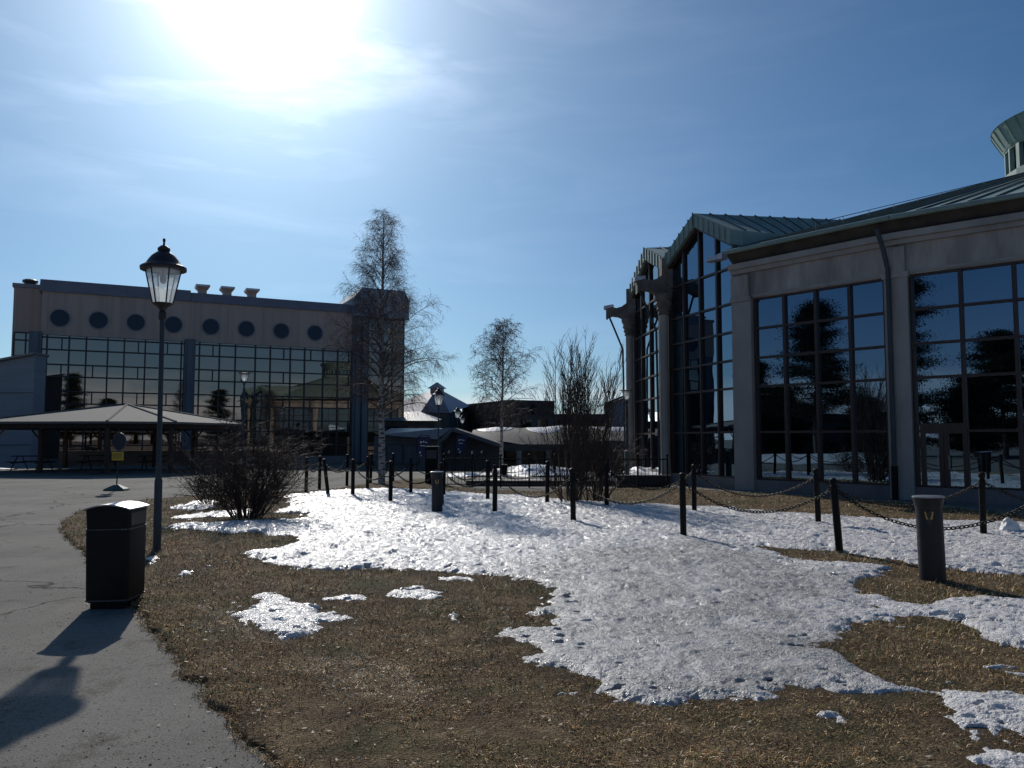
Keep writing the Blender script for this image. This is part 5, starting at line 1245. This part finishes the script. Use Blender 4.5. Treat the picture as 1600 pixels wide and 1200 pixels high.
shrubtree(b, 5, lambda rn: [(4.1, 2, .03), (3.9, .4, .06), (3.85, 3.2, .09), (3.7, 2.6, .14), (3.6, 1.2, .10), (3.5, 5.0, .12)]+[(rn.uniform(2.7, 3.6), rn.uniform(0, 6.28), rn.uniform(.08, .26)) for _ in range(10)]+[(rn.uniform(.8, 1.9), rn.uniform(0, 6.28), rn.uniform(.3, .8)) for _ in range(11)],
          'taller multi stem bare tree in the middle, left of its twin', tw=.0042, sub=18, up=2.1)
b = g(930, 786)
shrubtree(b, 6, lambda rn: [(3.65, 1, .03), (3.4, 5.6, .07), (3.3, 3.0, .06), (3.2, .3, .13)]+[(rn.uniform(2.2, 3.1), rn.uniform(0, 6.28), rn.uniform(.08, .26)) for _ in range(7)]+[(rn.uniform(.8, 1.8), rn.uniform(0, 6.28), rn.uniform(.3, .8)) for _ in range(9)],
          'shorter multi stem bare tree in the middle, right of its twin', tw=.0042, sub=18, up=2.1)
b = g(385, 812)
shrubtree(b, 9, lambda rn: [(rn.uniform(1.2, 2.25), rn.uniform(0, 6.28), rn.uniform(.1, .92)) for _ in range(64)],
          'dense dark leafless bush on the snow edge, near the leaning lamp', name='leafless_bush', tw=.0036, cat='bush', rstem=.016, sub=17, up=.8, twigs=7, droop=.035)
b = g(333, 792)
shrubtree(b, 13, lambda rn: [(rn.uniform(.9, 1.75), rn.uniform(0, 6.28), rn.uniform(.1, 1.1)) for _ in range(36)],
          'smaller dark leafless bush behind and left of the dense one', name='leafless_bush', tw=.004, cat='bush', rstem=.014, sub=15, up=.8, twigs=6, droop=.035)
# dark evergreen hedge clump by the hall corner
def hedge(b, w, h, seed, label):
    rn = random.Random(seed)
    return shrubtree(b, seed, lambda r_: [(r_.uniform(h*.6, h), r_.uniform(0, 6.28), r_.uniform(.1, .9)) for _ in range(26)], label, name='leafless_bush', tw=.006, cat='bush', rstem=.014, sub=18, up=.8, twigs=6, droop=.02)
hedge(g(955, 752), 1.5, 2.1, 21, 'tangled dark bush behind the railing left of the green posts')

# ================================================================== things only the glass shows (behind the camera)
def pine(x, y, H, Rr, seed, label, zc=.3):
    rn = np.random.RandomState(seed); o = empty('pine_tree', (x, y, 0), 0, label, 'tree', 'pines mirrored in the glass')
    S_ = Segs(); 
    for k in range(10): S_.add((0, 0, H*k/10*.95), (0, 0, H*(k+1)/10*.95), .22*(1-k/11), .22*(1-(k+1)/11))
    V = []; 
    for k in range(64):
        t = zc+(1-zc)*(k+rn.rand())/64; az = rn.rand()*6.28; L_ = Rr*(1-((t-zc)/(1-zc))**1.6*.85)*rn.uniform(.28, 1.3); e = np.array([math.cos(az)*L_, math.sin(az)*L_, H*t+L_*.12]); s0 = np.array([0, 0, H*t-.1])
        S_.add(s0, e, .05, .015)
        for j in range(8):
            c = s0+(e-s0)*(.30+.75*(j+.5)/8); m = 130; P_ = c+rn.normal(0, 1, (m, 3))*np.array([.68, .68, .22])*(.6+.25*H/12); sz = rn.uniform(.04, .10, (m, 1)); a_ = rn.normal(0, 1, (m, 3)); b_ = rn.normal(0, 1, (m, 3)); a_ /= np.linalg.norm(a_, axis=1, keepdims=True); b_ /= np.linalg.norm(b_, axis=1, keepdims=True)
            V.append(np.stack([P_-a_*sz, P_+a_*sz, P_+b_*sz*1.3], 1))
    V = np.concatenate(V).reshape(-1, 3); nn_ = len(V)//3
    S_.build('trunk', M['bark'], o, 7); rawmesh('crown', V, np.arange(nn_*3), np.full(nn_, 3), M['pine'], o)
pine(-40, 15.5, 13.4, 5.0, 1, 'large pine left of the drive, mirrored in the middle of the hall windows', .24)
pine(-47, 20, 9.0, 3.2, 2, 'lower pine mirrored at the left edge of the hall windows', .15)
pine(-27.5, -3.2, 14.2, 4.6, 3, 'tall pine behind the camera, mirrored left of the hall entrance', .2)
pine(-23.5, -8.6, 9.4, 4.0, 4, 'round pine behind the camera, mirrored right of the hall entrance', .12)
pine(-37, 4, 9.0, 3.4, 5, 'medium pine behind the camera, mirrored beside the downpipe', .2)
for k_, (x_, y_, h_) in enumerate(((-50, 26, 6.2), (-47, 10, 5.4), (-43, 5.5, 5.8), (-36, -6, 5.6), (-31, -12, 6.4), (-27, -17, 5.2), (-52, 17, 6.8))):  # extra low pines, added so the lower hall panes reflect dark
    pine(x_, y_, h_, 3.6, 20+k_, 'added low pine darkening the lower panes, ' + ['far left', 'left of the large pine', 'right of the large pine', 'by the downpipe', 'right of the entrance', 'at the right end', 'behind the lower pine'][k_], .05)
pine(3, -24, 14.0, 3.0, 6, 'tall pine behind the camera, mirrored in the left end of the office block', .1)
pine(11, -26, 9.5, 3.4, 7, 'pine behind the camera, mirrored in the middle of the office block', .15)
pine(26, -10, 11.5, 3.6, 8, 'pine behind the camera, mirrored in the right half of the office block', .1)
pine(33, -4, 12.5, 3.6, 9, 'pine behind the camera, mirrored near the office tower', .1)
hb = empty('pale_hall', (-62, 12, 0), R(-80), 'pale low hall beyond the pines, mirrored in the hall windows', 'building')
q = MB(); q.box(-16, 16, 0, 9, 0, 4.2); q.build('wall', M['greenwall'], hb)
q = MB(); q.add([(-16.5, -.6, 4.2), (16.5, -.6, 4.2), (16.5, 4.5, 6.0), (-16.5, 4.5, 6.0), (-16.5, 9.6, 4.2), (16.5, 9.6, 4.2)], [(0, 1, 2, 3), (3, 2, 5, 4), (0, 3, 4), (1, 5, 2), (4, 5, 1, 0)]); q.build('roof', M['snowplain'], hb)
q = MB()
for k in range(8): q.box(-14+k*3.8, -12.3+k*3.8, -.05, -.01, 1.2, 2.6)
q.build('window', M['darkglass'], hb)
def wideSnow():
    n = 60; U, V = np.meshgrid(np.linspace(-1, 1, n), np.linspace(-1, 1, n)); Xb = -34+U*13; Yb = 11+V*16; q = 1-np.sqrt(U*U+V*V)+fbm(Xb*.25, Yb*.25, 3, 77)*.6
    Zb = np.where(q > 0, .03+.35*np.clip(q, 0, 1)*(1+.6*fbm(Xb*.7, Yb*.7, 3, 78)), -.05); f, us_, nq_ = grid_faces(n, n, q > -.02)
    tag(rawmesh('snow_patch', np.stack([Xb, Yb, Zb], -1).reshape(-1, 3)[us_], f, [4]*nq_, M['snowplain'], smooth=True), 'snow under the pines beyond the left edge', kind='structure')
wideSnow()
# snow lump beside the back row
sl2 = g(1578, 838); U, V = np.meshgrid(np.linspace(-1, 1, 26), np.linspace(-1, 1, 26)); q_ = 1-(U*U+V*V)
Xb = sl2.x+U*.18; Yb = sl2.y+V*.16; Zb = np.where(q_ > 0, .03+.20*np.sqrt(np.clip(q_, 0, 1))*(1+.7*fbm(Xb*5, Yb*5, 3, 5)), 0)
f, us_, nq_ = grid_faces(26, 26, q_ > -.1)
tag(rawmesh('snow_lump', np.stack([Xb, Yb, Zb], -1).reshape(-1, 3)[us_], f, [4]*nq_, M['snowplain'], smooth=True), 'small heap of old snow by the chain at the right edge', 'snow heap')
SC.render.engine = 'CYCLES'
